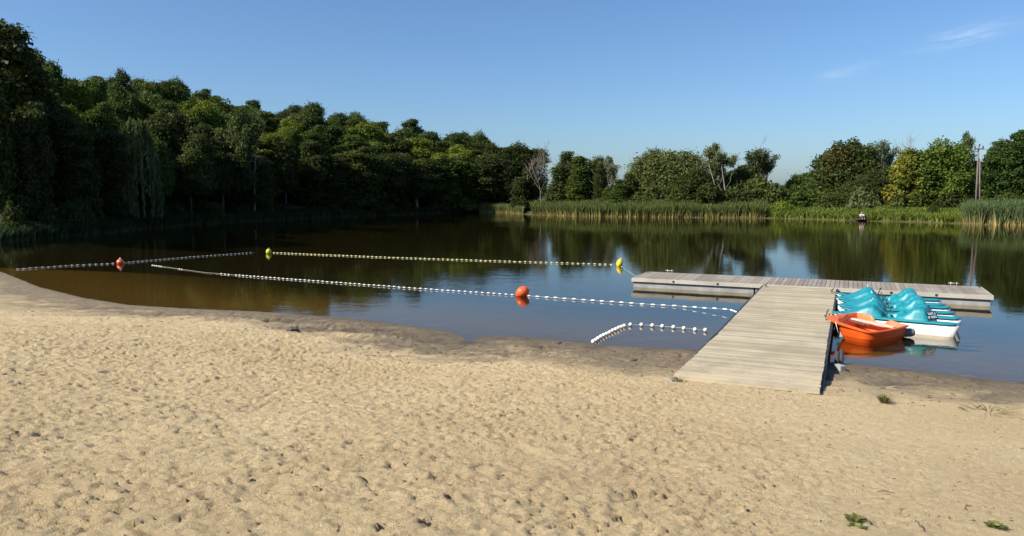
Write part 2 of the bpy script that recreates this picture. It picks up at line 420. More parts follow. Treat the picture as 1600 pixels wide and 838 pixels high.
def axis(lo, hi, fine, g, lim_lo, lim_hi):
    mid = np.arange(lo, hi, fine)
    up = []; v = hi; s = fine
    while v < lim_hi: up.append(v); s *= g; v += s
    up.append(lim_hi); dn = []; v = lo-fine; s = fine
    while v > lim_lo: dn.append(v); s *= g; v -= s
    dn.append(lim_lo)
    return np.concatenate([np.array(dn[::-1]), mid, np.array(up)])
def build_ground():
    xs = axis(-9.5, 9.5, .03, 1.022, -1600, 1600); ys = axis(3.9, 15.5, .027, 1.022, -60, 2500)
    X, Y = np.meshgrid(xs, ys)
    d = lake_dist(X, Y)
    Z = base_height(X, Y, d)
    beach, hill = masks(X, Y)
    land = sstep(.0, .5, d)
    # trampled dry sand: many small pits with raised rims, fading to smooth sand near the wet edge and on the right
    pit = np.zeros_like(Z); D = np.zeros_like(Z)
    rr = np.random.default_rng(3)
    npit = 46000
    cx = rr.uniform(-15, 15, npit); cyy = rr.uniform(3.9, 22, npit)
    cd = lake_dist(cx, cyy)
    dens = sstep(2.3, 4.2, cd)*np.where(cx > 2.0, .22+.5*(1-sstep(2.0, 6, cx)), 1)*(.45+.9*fbm(cx*.5, cyy*.5, 3, 2))
    keep = rr.random(npit) < dens*.95
    cx, cyy = cx[keep], cyy[keep]
    for x0, y0 in zip(cx, cyy):
        L = rr.choice([rr.uniform(.026, .045), rr.uniform(.035, .06), rr.uniform(.05, .085)]); W = L*rr.uniform(.4, .7); an = rr.uniform(0, math.pi); dep = rr.uniform(.010, .028)*(L/.08)**.7
        R = L*1.7
        i0, i1 = np.searchsorted(xs, [x0-R, x0+R]); j0, j1 = np.searchsorted(ys, [y0-R, y0+R])
        if i1-i0 < 2 or j1-j0 < 2: continue
        gx = X[j0:j1, i0:i1]-x0; gy = Y[j0:j1, i0:i1]-y0
        u = (gx*math.cos(an)+gy*math.sin(an))/L; v = (-gx*math.sin(an)+gy*math.cos(an))/W
        q = np.sqrt(u*u+v*v)
        q = q*(1+.35*(vnoise(gx*22+x0*31, gy*22+y0*17, 4)-.5))
        prof = -dep*np.exp(-(q*1.15)**4) + dep*.5*np.exp(-((q-1.2)/.26)**2)*(1+.7*u/np.maximum(q, .3))
        D[j0:j1, i0:i1] += prof
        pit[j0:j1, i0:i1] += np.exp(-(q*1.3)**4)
    D = np.clip(D, -.032, .035)
    rough = sstep(2.0, 4.5, d)*beach*np.where(X > 1, 1-.6*sstep(1, 5, X), 1.1)
    fade = 1/(1+np.maximum(0, Y-14)*.03)
    Z += D + rough*((fbm(X*5.1, Y*5.1, 4, 11, .65)-.5)*.050 + (fbm(X*17, Y*17, 3, 21, .75)-.5)*.070 - .042*np.clip(1-np.abs(fbm(X*7.5, Y*7.5, 3, 81, .65)-.5)*16, 0, 1)*sstep(.38, .6, fbm(X*1.6, Y*1.6, 2, 91)) + (fbm(X*1.1, Y*1.1, 2, 31)-.5)*.06)*fade
    damp = land*(1-sstep(2.0, 4.5, d))*beach
    Z += damp*(-.05*np.clip((fbm(X*5, Y*7, 3, 95, .6)-.62)*9, 0, 1)*sstep(.5, 1, d)+(fbm(X*1.1, Y*1.6, 4, 41, .6)-.5)*.17*sstep(.15, 1.2, d) + (fbm(X*6, Y*8, 4, 51, .65)-.5)*.045)
    HOL = np.zeros_like(Z)
    # seepage hollows with steep little rims in the damp strip
    for hpx, hpy, ra, rb, dp in ((520,514,1.5,.42,.09),(440,500,.8,.3,.07),(380,494,.6,.25,.05),(150,480,1.4,.4,.05),(235,490,1.1,.35,.05),(690,528,.9,.3,.06),(860,541,.6,.25,.06),(640,520,.7,.25,.05),(980,556,.5,.2,.05),(1420,600,.8,.3,.03)):
        hx0, hy0 = P(hpx, hpy, .15)
        q = np.sqrt(((X-hx0)/ra)**2+((Y-hy0)/rb)**2)*(1+.5*(fbm(X*3, Y*3, 3, hpx % 50)-.5))
        HOL[:] = np.maximum(HOL, np.exp(-q**4)*(.7 if dp > .055 else .35))
        Z += (d > .25)*(-dp*np.exp(-q**4)+.3*dp*np.exp(-((q-1.15)/.22)**2))
    # far land: gentle roughness
    Z += (1-beach)*land*(fbm(X*.3, Y*.3, 3, 61)-.5)*.5*sstep(1, 5, d)
    Z = np.where((d > 0) & (Z < .006), .006, Z)
    ny, nx = X.shape
    V = np.stack([X, Y, Z], -1).reshape(-1, 3)
    idx = np.arange(ny*nx).reshape(ny, nx)
    F = np.stack([idx[:-1, :-1], idx[:-1, 1:], idx[1:, 1:], idx[1:, :-1]], -1).reshape(-1, 4)
    me = mesh_np('ground', V, F, True)
    edge = 4.7 - .6*sstep(4, 9, X) + (fbm(X*.45, Y*.7, 4, 71, .6)-.5)*3.6
    wet = np.where(d > 0, np.clip(1.05-d/edge*1.05, 0, 1), 1.0)
    # wet hollow where seepage darkens the sand
    hx, hy = P(520, 515, .2)
    wet = np.maximum(wet, .95*np.exp(-(((X-hx)/1.6)**2+((Y-hy+.1)/.5)**2)**1.5))
    wet = np.where(d > 0, wet*(1-.28*(1-sstep(-11, -5, X))), wet)
    wet = np.clip(wet+damp*(fbm(X*2.2, Y*3.0, 4, 77, .6)-.5)*.7+HOL*(d > 0), 0, 1.3)
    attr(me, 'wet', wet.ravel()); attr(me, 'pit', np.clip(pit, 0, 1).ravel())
    attr(me, 'green', (np.clip(1-beach, 0, 1)*(d > -.2)).ravel())
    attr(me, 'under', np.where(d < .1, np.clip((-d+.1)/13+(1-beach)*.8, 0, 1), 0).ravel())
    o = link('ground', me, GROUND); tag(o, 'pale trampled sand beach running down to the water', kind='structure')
build_ground()

def build_water():
    mb = MB(); mb.box((4, 78, -2.0), (150, 145, 4.0))
    o = mb.build('water', WATER); tag(o, 'calm dark lake water reflecting trees and sky', kind='structure')
build_water()

# ------------------------------------------------------------------ foliage generators
def unit(v): return v/np.maximum(np.linalg.norm(v, axis=-1, keepdims=True), 1e-9)
def leaf_quads(c, nrm, size, rs, elong=1.5, along=None):
    n = len(c)
    r = rs.normal(size=(n, 3))
    if along is None: t = unit(np.cross(nrm, r))
    else: t = unit(along+.25*r)
    b = unit(np.cross(nrm, t))
    size = np.broadcast_to(size, (n,))[:, None]
    L = size*elong*.5; W = size*.5
    fold = nrm*size*.12
    V = np.stack([c-t*L, c+b*W+fold, c+t*L, c-b*W+fold], 1).reshape(-1, 3)
    F = np.arange(n*4).reshape(n, 4)
    return V, F
def crown_mesh(name, seed, W=8, H=13, base=.12, shape='oval', nl=70, per=260, leaf=.30, lobe=(.13, .21), flat=.8, spread=(.5, .86), up=.25, mat=None, core=.12, subs=3):
    rs = np.random.default_rng(seed)
    Cs, Ns, Rs, Ss = [], [], [], []
    z0 = base*H; CH = H-z0
    prof = {'oval': lambda h: np.sqrt(np.clip(1-(abs(h-.42)/.62)**2.2, 0, 1)),
            'dome': lambda h: np.sqrt(np.clip(1-(np.clip(h-.25, 0, 1)/.78)**2.4, 0, 1))*(.88+.12*np.clip(h/.25, 0, 1)),
            'cone': lambda h: np.clip(1-h, 0, 1)**.62*(.75+.25*np.clip(h/.15, 0, 1)),
            'tall': lambda h: np.sqrt(np.clip(1-(abs(h-.5)/.55)**2.6, 0, 1))}[shape]
    asym = rs.uniform(-.12, .12, 4)
    sub = [(0.0, 0.0, 1.0, 1.0)] if subs < 2 else []
    a0 = rs.uniform(0, 6.283)
    for q in range(subs if subs > 1 else 0):
        a_ = a0+q*6.283/subs+rs.uniform(-.5, .5); rr_ = W*rs.uniform(.12, .27)
        sub.append((math.cos(a_)*rr_, math.sin(a_)*rr_, 1.0 if q == 0 else rs.uniform(.66, .95), rs.uniform(.58, .76)))
    for k in range(nl):
        h = rs.uniform(.03, .95); an = rs.uniform(0, 2*math.pi)
        sbx, sby, sbh, sbr = sub[k % len(sub)]
        R = W/2*sbr*prof(h)*(1+asym[0]*math.cos(an)+asym[1]*math.sin(2*an)+asym[2]*math.cos(3*an+h*4))
        lr = W*rs.uniform(*lobe)*(1-.3*h)
        rad = max(0, R-lr*.75)*rs.uniform(*spread)**.5 if R > lr else R*.3
        c = np.array([sbx+rad*math.cos(an), sby+rad*math.sin(an), z0+h*CH*.93*sbh])
        if c[2]+lr*flat > H*1.02: c[2] = H-lr*flat*.9
        n = int(per*rs.uniform(.7, 1.2))
        d = unit(rs.normal(size=(n, 3))+np.array([0, 0, .25]))
        lump = 1+.22*np.sin(d[:, 0]*7+k)*np.sin(d[:, 1]*6+k*2)+.15*np.sin(d[:, 2]*9+k)
        q = lr*rs.random(n)**.33*lump*(1+.22*np.abs(rs.normal(size=n))*(rs.random(n) < .35))
        p = c+d*q[:, None]*np.array([1, 1, flat])
        Cs.append(p); Ns.append(unit(d*.7+rs.normal(size=(n, 3))*.55+np.array([0, 0, up])))
        Rs.append(np.clip(.25+.5*rs.random(n)+rs.uniform(-.22, .22), 0, 1)); Ss.append(leaf*rs.uniform(.6, 1.3, n))
    # loose inner foliage, so that no sky shows straight through a full crown
    if core:
        n = int(nl*per*core); hh = rs.uniform(.02, .93, n); an = rs.uniform(0, 6.283, n); sb = np.array(sub)[rs.integers(0, len(sub), n)]; rad = W/2*sb[:, 3]*np.array([prof(h_) for h_ in hh])*.85*rs.random(n)**.5
        Cs.append(np.stack([sb[:, 0]+rad*np.cos(an), sb[:, 1]+rad*np.sin(an), z0+hh*CH*.92*sb[:, 2]], -1)); Ns.append(unit(rs.normal(size=(n, 3)))); Rs.append(rs.random(n)*.5+.2); Ss.append(leaf*1.35*rs.uniform(.8, 1.2, n))
    c = np.concatenate(Cs); nn = np.concatenate(Ns); r = np.concatenate(Rs); s = np.concatenate(Ss)
    V, F = leaf_quads(c, nn, s, rs)
    V[:, 2] = np.maximum(V[:, 2], .15)
    me = mesh_np(name, V, F); attr(me, 'rnd', r, 'FACE'); me.materials.append(mat or LEAF)
    return me
def limbs_mesh(name, seed, W=8, H=13, r0=.22, mat=None, limbs=9, lean=(0, 0)):
    rs = random.Random(seed); mb = MB()
    top = Vector((lean[0], lean[1], H*.8))
    pts = [Vector((0, 0, -.3))]+[Vector((top.x*t+rs.uniform(-.12, .12), top.y*t+rs.uniform(-.12, .12), top.z*t)) for t in (.15, .35, .55, .8, 1)]
    mb.tube(pts, [r0*1.35, r0, r0*.85, r0*.65, r0*.4, r0*.15], 8)
    for k in range(limbs):
        t = rs.uniform(.25, .85); an = rs.uniform(0, 6.28); L = W*.42*(1.1-t*.6)
        s = Vector((top.x*t, top.y*t, top.z*t)); r = r0*(.5-.3*t)
        m = s+Vector((math.cos(an)*L*.5, math.sin(an)*L*.5, H*.07)); e = s+Vector((math.cos(an)*L, math.sin(an)*L, H*.17))
        mb.tube([s, m, e], [r, r*.7, r*.25], 6)
    me = mb.build('tmp', mat or BARK).data
    o = bpy.data.objects[-1] if False else None
    return me
def take_mesh(o):
    me = o.data; bpy.data.objects.remove(o); return me
def limbs(seed, **kw):
    n0 = set(o.name for o in COL.objects); me = limbs_mesh('trunk', seed, **kw)
    for o in list(COL.objects):
        if o.name not in n0: bpy.data.objects.remove(o)
    return me
def weeping_crown(seed, W=7, H=13, base=.12, nstrand=420, leaf=.30, hang=(2, 7), drop=1.0):
    rs = np.random.default_rng(seed); C_, N_, A_, R_ = [], [], [], []
    for k in range(nstrand):
        an = rs.uniform(0, 6.283); q = rs.random()**.5
        x = math.cos(an)*q*W/2; y = math.sin(an)*q*W/2
        zt = H*(1-.38*q**2.2)-rs.uniform(0, .28)*H*rs.random(); L = rs.uniform(*hang)*(.5+.6*q)
        L = min(L, zt-H*base)
        if L <= .5: continue
        n = int(L*9)
        s = np.linspace(0, 1, n)
        out = .35*np.sin(s*2.2)
        p = np.stack([x+math.cos(an)*out*1.3+rs.normal(size=n)*.09, y+math.sin(an)*out*1.3+rs.normal(size=n)*.09, zt-s*L*drop+.3*np.sin(s*3)], -1)
        C_.append(p); N_.append(unit(rs.normal(size=(n, 3))+np.array([math.cos(an), math.sin(an), .2])))
        A_.append(np.tile([0, 0, -1.0], (n, 1))); R_.append(np.clip(rs.uniform(.15, .8)+rs.normal(size=n)*.12, 0, 1))
    c = np.concatenate(C_); V, F = leaf_quads(c, np.concatenate(N_), leaf*rs.uniform(.7, 1.3, len(c)), rs, 2.4, np.concatenate(A_))
    me = mesh_np('crown', V, F); attr(me, 'rnd', np.concatenate(R_), 'FACE'); me.materials.append(LEAF); return me
def dead_tree_mesh(seed, H=9, r0=.12, mat=None, spreadk=.45, levels=4, up=.35, nb=(3, 5), lean=(0, 0), want_tips=False):
    rs = random.Random(seed); mb = MB(); tips = []
    def grow(p, d, L, r, lv):
        pts = [p]; rad = [r]; q = p.copy(); dd = d.copy(); n = 4
        for i in range(n):
            dd = (dd+Vector((rs.gauss(0, .13), rs.gauss(0, .13), up*.12))).normalized(); q = q+dd*L/n; pts.append(q.copy()); rad.append(r*(1-.2*(i+1)))
        rad[-1] = max(.022, r*.35)
        mb.tube(pts, rad, 6 if lv == 0 else 4, cap=False)
        if lv >= levels-2: tips.extend([pts[-1], pts[-2], pts[-3]])
        if lv < levels-1:
            for k in range(rs.randint(*nb)+(2 if lv == 0 else 0)):
                t = rs.uniform(.35 if lv == 0 else .2, 1.0); i = min(n-1, int(t*n)); b = pts[i].lerp(pts[i+1], t*n-i)
                a = rs.uniform(0, 6.28); sd = Vector((math.cos(a), math.sin(a), 0)); nd = (dd*.9+sd*spreadk*1.6+Vector((0, 0, up))).normalized()
                grow(b, nd, L*rs.uniform(.42, .62), max(.03, r*.5), lv+1)
    grow(Vector((0, 0, -.3)), Vector((lean[0], lean[1], 1)).normalized(), H*.72, r0, 0)
    o = mb.build('dead', mat or DEADWOOD); me = take_mesh(o); return (me, tips) if want_tips else me

def twig_crown(seed, H=11, W=6, leaf=.2, per=26, lobe=.5, **kw):
    """open crown: leaves gathered round the ends of real branches"""
    me0, tips = dead_tree_mesh(seed, H, .10, PALEBARK, want_tips=True, **kw)
    rs = np.random.default_rng(seed); t = np.array([tuple(p) for p in tips]); t = t[t[:, 2] > H*.28]
    t[:, :2] *= W/max(1e-3, 2*np.percentile(np.hypot(t[:, 0], t[:, 1]), 92)); t[:, 2] *= H/t[:, 2].max()
    c = np.repeat(t, per, 0)+rs.normal(size=(len(t)*per, 3))*np.array([lobe, lobe, lobe*.6])*np.repeat(rs.uniform(.5, 1.1, len(t)), per)[:, None]
    V, F = leaf_quads(c, unit(rs.normal(size=c.shape)+np.array([0, 0, .3])), leaf*rs.uniform(.7, 1.3, len(c)), rs)
    me = mesh_np('crown', V, F); attr(me, 'rnd', rs.random(len(c)), 'FACE'); me.materials.append(LEAF); return me
CROWN = {}
for k in range(6): CROWN['oval%d' % k] = (crown_mesh('crown', 100+k, shape='oval', nl=(60, 75, 50, 90, 65, 80)[k], base=(.12, .1, .14, .1, .33, .30)[k], subs=(3, 4, 3, 4, 3, 2)[k], per=(800, 640, 950, 560, 740, 620)[k], leaf=.185, lobe=((.15, .26), (.12, .22), (.17, .28), (.10, .2), (.14, .25), (.12, .24))[k], flat=(.8, .65, .9, .6, .75, .7)[k]), 8, 13)
for k in range(4): CROWN['layer%d' % k] = (crown_mesh('crown', 200+k, shape='oval', flat=.5, nl=95, per=560, leaf=.185, lobe=(.12, .25), up=.7), 8, 13)
for k in range(3): CROWN['alder%d' % k] = (crown_mesh('crown', 300+k, W=6, H=12, base=.04, shape='cone', subs=2, nl=95, per=400, leaf=.165, lobe=(.12, .2), flat=.8), 6, 12)
for k in range(3): CROWN['dome%d' % k] = (crown_mesh('crown', 400+k, W=10, H=10, base=.03, shape='dome', subs=4, nl=120, per=330, leaf=.22, lobe=(.10, .19), spread=(.5, .95)), 10, 10)
CROWN['bigtree0'] = (crown_mesh('crown', 451, W=9, H=13, base=.10, shape='oval', nl=130, per=430, leaf=.20, lobe=(.09, .17), flat=.6, up=.5), 9, 13)
CROWN['yellow0'] = (crown_mesh('crown', 461, W=10, H=10, base=.07, shape='dome', subs=5, nl=135, per=300, leaf=.21, lobe=(.09, .18), spread=(.5, .95), mat=LEAF_Y), 10, 10)
CROWN['brown0'] = (crown_mesh('crown', 471, W=10, H=10, base=.03, shape='dome', subs=4, nl=130, per=330, leaf=.22, lobe=(.10, .18), spread=(.5, .95), mat=LEAF_B), 10, 10)
for k in range(3): CROWN['sparse%d' % k] = (twig_crown(500+k, per=(17, 20, 44)[k], lobe=(.36, .45, .5)[k]), 6, 11)
for k in range(3): CROWN['bush%d' % k] = (crown_mesh('crown', 600+k, W=4, H=2.6, base=.0, shape='dome', subs=3, nl=45, per=200, leaf=.15, lobe=(.12, .22)), 4, 2.6)
CROWN['weep0'] = (weeping_crown(700), 7, 13)
CROWN['willow0'] = (crown_mesh('crown', 710, W=11, H=9, base=.03, shape='dome', subs=1, nl=150, per=330, leaf=.19, lobe=(.09, .17), spread=(.6, .96), flat=1.1, up=.1), 11, 9)
TRUNK = {k: limbs(k, W=8, H=13, r0=(.16, .2, .24)[k % 3], mat=(BARK, BARK, PALEBARK)[k % 3]) for k in range(6)}

def tree(name, crown, px, pytop, Y, wpx, label, cat='tree', group=None, col=(.05, .085, .02), trunk=0, rot=None, ztop=None, x=None):
    me, W0, H0 = CROWN[crown]
    zt = ztop_at(pytop, Y) if ztop is None else ztop
    X = x_at(px, Y, zt*.5) if x is None else x
    g = ground_z(X, Y)-.1
    H = max(1.0, zt-g); dp = depth_at(Y, 3)
    Wd = wpx/FPX*dp
    r = empty(name, (X, Y, g), random.uniform(0, 6.28) if rot is None else rot)
    tag(r, label, cat, group)
    sx = Wd/W0; sz = H/H0
    c = bpy.data.objects.new('crown' if cat != 'bush' else 'foliage', me); COL.objects.link(c); c.parent = r; c.scale = (sx, sx, sz)
    v = random.uniform(.85, 1.15); c.color = (col[0]*v, col[1]*v, col[2]*v, 1)
    if trunk is not None:
        tm = TRUNK[trunk] if not hasattr(trunk, 'vertices') else trunk
        t = bpy.data.objects.new('trunk', tm); COL.objects.link(t); t.parent = r; t.scale = (sx*W0/8, sx*W0/8, sz*H0/13)
    return r
def dead(px, pytop, Y, label, seed, mat=DEADWOOD, r0=.12, group=None, **kw):
    zt = ztop_at(pytop, Y); X = x_at(px, Y, 3); g = ground_z(X, Y)
    me = dead_tree_mesh(seed, zt-g, r0, mat, **kw)
    zmax = max(v.co.z for v in me.vertices)
    o = link('bare_tree', me); o.location = (X, Y, g); s = (zt-g)/zmax; o.scale = (s, s, s)
    return tag(o, label, 'tree', group)

ORD = ['leftmost','second','third','fourth','fifth','sixth','seventh','eighth','ninth','tenth','eleventh','twelfth','thirteenth','fourteenth','fifteenth','sixteenth','seventeenth','eighteenth','nineteenth','twentieth','twenty-first','twenty-second','twenty-third','twenty-fourth','twenty-fifth']
GN = {'dark': (.046, .062, .017), 'mid': (.060, .090, .019), 'lime': (.120, .155, .022), 'olive': (.076, .096, .027), 'blue': (.048, .070, .028), 'pale': (.10, .125, .055)}

# ---- the wood on the hill at the left
SHORE = ([0,100,200,300,400,500,600,700,760,830], [])
def shoreY(px):
    xs_ = [p[0] for p in far_px][::-1]; ys_ = [P(*p)[1] for p in far_px][::-1]
    return float(np.interp(px, xs_, ys_))
SKX = [-200,-60,0,30,60,130,200,270,320,370,400,440,490,540,590,640,680,700,730,760,790,830,860]
SKY_ = [20,30,28,45,72,88,104,100,118,142,150,168,153,162,172,182,183,204,207,214,214,224,240]
FRX = [-200,-60,60,130,200,300,400,500,600,700,760,830,860]
FRY = [60,60,150,178,200,215,214,216,226,240,240,240,250]
rows = [('shoreline row of the wood', 5, 0.0), ('second row up the wooded hill', 12, .36), ('third row up the wooded hill', 20, .62), ('fourth row up the wooded hill', 29, .84), ('skyline row of the wooded hill', 38, 1.0)]
lookw = [('dark', 'dense dark green'), ('mid', 'leafy mid green'), ('lime', 'sunlit yellow green'), ('mid', 'full leafy green'), ('blue', 'dark bluish green')]
for ri, (rname, dy, f) in enumerate(rows):
    px = -95 + ri*13; i = 0
    step = [50, 46, 42, 40, 36][ri]
    while px < 770 + (0, 20, 35, 40, 45)[ri] and i < 25:
        Y = shoreY(np.clip(px, 0, 1600))+4+(dy-4)*(1-.42*float(sstep(380, 650, np.array(px))))+random.uniform(-1.5, 1.5)
        top = np.interp(px, FRX, FRY)*(1-f)+np.interp(px, SKX, SKY_)*f
        top += random.uniform(-12, 12) if ri < 4 else random.uniform(-6, 20)
        w = random.uniform(1.25, 2.15)*step
        kind = random.choice(['oval0', 'oval1', 'oval2', 'oval3', 'oval4', 'oval5', 'layer0', 'layer1'] if ri == 0 else ['oval0', 'oval1', 'oval2', 'oval3', 'layer2', 'layer3', 'oval5'] if ri > 2 else ['layer0', 'layer1', 'layer2', 'layer3', 'oval1', 'oval3'])
        ck = ['dark', 'lime', 'lime', 'mid', 'blue'][ri] if random.random() < .62 else random.choice(['mid', 'dark', 'olive'])
        word = {'dark': 'dark green', 'blue': 'bluish green', 'olive': 'olive green', 'lime': 'yellow green', 'mid': 'mid green'}[ck]
        tree('broadleaf_tree', kind, px, top, Y, w, '%s leafy tree, %s from the left in the %s' % (word, 'first' if i == 0 else ORD[i], rname), 'tree', 'trees of the '+rname, GN[ck], random.randint(0, 5))
        px += step*random.uniform(.85, 1.15)*(1+max(0, (300-px))/900); i += 1
# big near tree at the left edge
tree('broadleaf_tree', 'layer2', -8, 22, 66, 190, 'tallest dark tree, cut by the left edge of the photo', 'tree', None, GN['dark'], 1)
tree('broadleaf_tree', 'oval1', 28, 60, 78, 110, 'tall dark tree just right of the tallest tree at the left edge', 'tree', None, GN['dark'], 2)
# weeping willow with a leaning pale trunk
Yw = shoreY(215)+1.2
r = tree('weeping_willow', 'weep0', 214, 185, Yw, 62, 'weeping willow with hanging grey green strands at the dark shore', 'tree', None, (.085, .11, .045), None)
mb = MB(); gz = ground_z(*r.location[:2]); s0 = Vector((x_at(172, Yw, 1)-r.location.x, 0, 0)).to_2d()
mb.tube([(s0.x, 0, -.2), (s0.x*.75+.1, .1, 1.6), (s0.x*.4, 0, 3.6), (s0.x*.1, 0, 6), (0, 0, 9)], [.15, .12, .10, .08, .04], 8)
r.rotation_euler[2] = 0
mb.build('trunk', PALEBARK, r)
# pale tree with a visible trunk
Yp = shoreY(398)+2
tree('pale_tree', 'sparse0', 392, 172, Yp, 62, 'pale green tree with a bare grey trunk showing at the shore', 'tree', None, (.085, .11, .045), None)
r = COL.objects['pale_tree']
mb = MB(); mb.tube([(.2, 0, -.2), (.3, 0, 2), (.35, 0, 5), (.6, .1, 8), (.9, 0, 11)], [.16, .14, .11, .08, .03], 8)
for a_, z_ in ((1, 6), (-1, 7), (1, 8.2), (-.6, 5)): mb.tube([(.4, 0, z_), (.4+a_*.8, 0, z_+1), (.4+a_*1.4, 0, z_+2.1)], [.05, .035, .015], 5)
r.rotation_euler[2] = 0
mb.build('trunk', PALEBARK, r)

# shrubs along the dark shore
for i in range(16):
    px = 20+i*44+random.uniform(-8, 8); Y = shoreY(px)+random.uniform(1.6, 3.2)
    tree('shore_shrub', 'bush%d' % (i % 3), px, 0, Y, random.uniform(34, 58), 'low dark shrub under the wood, %s from the left along the shore' % ('first' if i == 0 else ORD[i]), 'bush', 'shrubs under the wood', GN['dark'], None, ztop=random.uniform(2.0, 3.2))

# ---- trees round the head of the lake and on the right bank
T = [  # name, crown, px, top, dY from shore, width px, label, colour, trunk
 ('broadleaf_tree','oval2',722,205,16,92,'rounded dark green tree where the wood steps down towards the dead tree',GN['dark'],0),
 ('broadleaf_tree','layer1',700,262,7,70,'mid green tree overhanging the bright waterside bush',GN['mid'],1),
 ('broadleaf_tree','oval4',768,212,24,90,'dark rounded tree on the falling skyline, right of the highest wood',GN['mid'],3),
 ('broadleaf_tree','oval0',822,222,24,84,'dark skyline tree behind the dead tree',GN['dark'],4),
 ('alder_tree','alder0',783,234,9,80,'pointed olive alder above the small reed patch',GN['olive'],1),
 ('alder_tree','alder1',824,256,8,66,'shorter dark alder just left of the dead tree',GN['dark'],2),
 ('broadleaf_tree','dome1',905,243,17,96,'broad dark tree behind the alders right of the dead tree',GN['dark'],3),
 ('alder_tree','alder2',876,228,12,84,'tallest dark alder just right of the dead tree',GN['dark'],0),
 ('alder_tree','alder0',908,237,10,76,'dark green alder, second to the right of the dead tree',GN['mid'],1),
 ('alder_tree','alder1',934,250,8,48,'narrow dark alder at the right end of the wood',GN['dark'],2),
 ('poplar_tree','sparse1',956,245,14,40,'pale grey sparse tree the sky shows through',(.16,.18,.12),2),
 ('small_tree','alder2',962,276,6,56,'small green tree in front of the pale grey tree',GN['mid'],0),
 ('small_tree','alder0',988,266,8,50,'small green tree against the left side of the big willow',GN['olive'],1),
 ('willow_tree','willow0',1046,234,12,138,'big round grey green willow behind the main reed bed',(.095,.115,.040),3),
 ('broadleaf_tree','dome1',1082,262,8,96,'dark green tree in front of the big willow',GN['dark'],0),
 ('broadleaf_tree','sparse1',1130,226,10,48,'thin pale green tree with leaning bare stems',(.11,.13,.06),2),
 ('broadleaf_tree','dome0',1150,248,13,86,'dark leafy tree right of the leaning pale stems',GN['dark'],1),
 ('broadleaf_tree','sparse0',1188,232,12,54,'open dark tree with gaps of sky, left of the tall bare tree',GN['blue'],4),
 ('broadleaf_tree','dome2',1258,262,18,60,'lower round green tree at the left foot of the brown patched dome',GN['mid'],0),
 ('broadleaf_tree','brown0',1318,213,14,122,'wide dark dome shaped tree with a brown patch near its top',GN['dark'],1),
 ('broadleaf_tree','dome1',1352,258,9,80,'dark green tree in front of the right half of the brown patched dome',GN['dark'],3),
 ('poplar_tree','sparse0',1380,219,22,46,'greyish tree top showing between the dome and the yellow tree',(.10,.13,.085),2),
 ('broadleaf_tree','dome0',1405,240,22,84,'dark tree mass behind the left side of the yellow tree',GN['dark'],0),
 ('broadleaf_tree','yellow0',1447,215,10,124,'yellow green tree with golden leaves on its left side',(.082,.120,.022),None),
 ('poplar_tree','sparse1',1496,209,18,34,'slender grey green tree top rising right of the yellow tree',(.085,.11,.06),2),
 ('broadleaf_tree','dome2',1500,236,20,78,'dark tree filling the gap left of the wooden utility pole',GN['dark'],1),
 ('broadleaf_tree','dome1',1532,236,22,62,'dark tree filling the gap behind the wooden utility pole',GN['dark'],3),
 ('broadleaf_tree','bigtree0',1580,193,9,106,'tall dark green tree with tiered branches right of the utility pole',(.042,.072,.016),4),
 ('broadleaf_tree','oval1',1640,205,16,110,'dark tree cut by the right edge behind the tall tiered tree',GN['dark'],0),
]
for (n_, cr, px, top, dy, w, lab, col, tk) in T:
    tree(n_, cr, px, top, shoreY(px)+dy, w, lab, 'tree', 'trees on the far bank', col, tk, rot=0.0 if cr in ('yellow0', 'brown0') else None)
# trunk of the yellow tree: short, thick, leaning, pale grey
r = [o for o in COL.objects if o.get('label', '').startswith('yellow green tree with golden')][0]
mb = MB(); mb.tube([(-.15, -2.2, -.6), (-.35, -1.8, .6), (-.6, -1.4, 1.8), (-.4, -.6, 3.2), (.2, 0, 5)], [.42, .34, .26, .18, .1], 10)
for e in ((-2.6, 0, 5.5), (2.6, .4, 5.8), (.8, -1, 7), (3.2, -1.5, 4.2)): mb.tube([(-.3, -.8, 2.6), (e[0]*.5, e[1]*.5-.4, (2.6+e[2])/2), e], [.14, .09, .03], 6)
mb.build('trunk', simple_mat('grey_bark', (.26, .25, .235), .9, nscale=3, var=.3), r)

B = [(730,303,1.0,54,'bright green bush leaning over the water at the corner of the wood',(.10,.125,.03)),
     (712,300,3.0,50,'dark bush beside the bright bush at the corner of the wood',GN['dark']),
     (1110,284,5,70,'dark bush behind the middle of the main reed bed',GN['dark']),
     (1062,290,5,60,'dark bush left of the leaning pale stems',GN['mid']),
     (1160,286,6,66,'dark bush right of the leaning pale stems',GN['dark']),
     (1192,272,8,70,'olive bush at the foot of the tall bare tree',GN['olive']),
     (1236,296,10,60,'low olive bush in the gap between the two tree groups',GN['olive']),
     (1268,290,8,70,'low green bush under the brown patched dome',GN['mid']),
     (1222,312,3.5,46,'small bright green bush at the end of the main reed bed',GN['lime']),
     (1352,292,6,50,'pale green bush under the dark trees behind the angler',GN['pale']),
     (1420,290,7,56,'grey green bush left of the leaning grey trunk',GN['olive']),
     (1490,296,8,60,'dark bush left of the foot of the utility pole',GN['dark']),
     (1456,318,3.5,20,'small dark shrub beside the leaning grey trunk',GN['dark']),
     (1556,300,6,60,'grey green bush right of the utility pole foot',GN['olive']),
     (1600,298,6,60,'dark bush at the right edge behind the tall reeds',GN['dark']),
     (1000,300,5,44,'olive bush under the left side of the big willow',GN['olive']),
     (1305,296,8,66,'dark bush under the middle of the brown patched dome',GN['dark'])]
for i, (px, top, dy, w, lab, col) in enumerate(B):
    tree('bush', 'bush%d' % (i % 3), px, top, shoreY(px)+dy, w, lab, 'bush', 'bushes on the far bank', col, None)
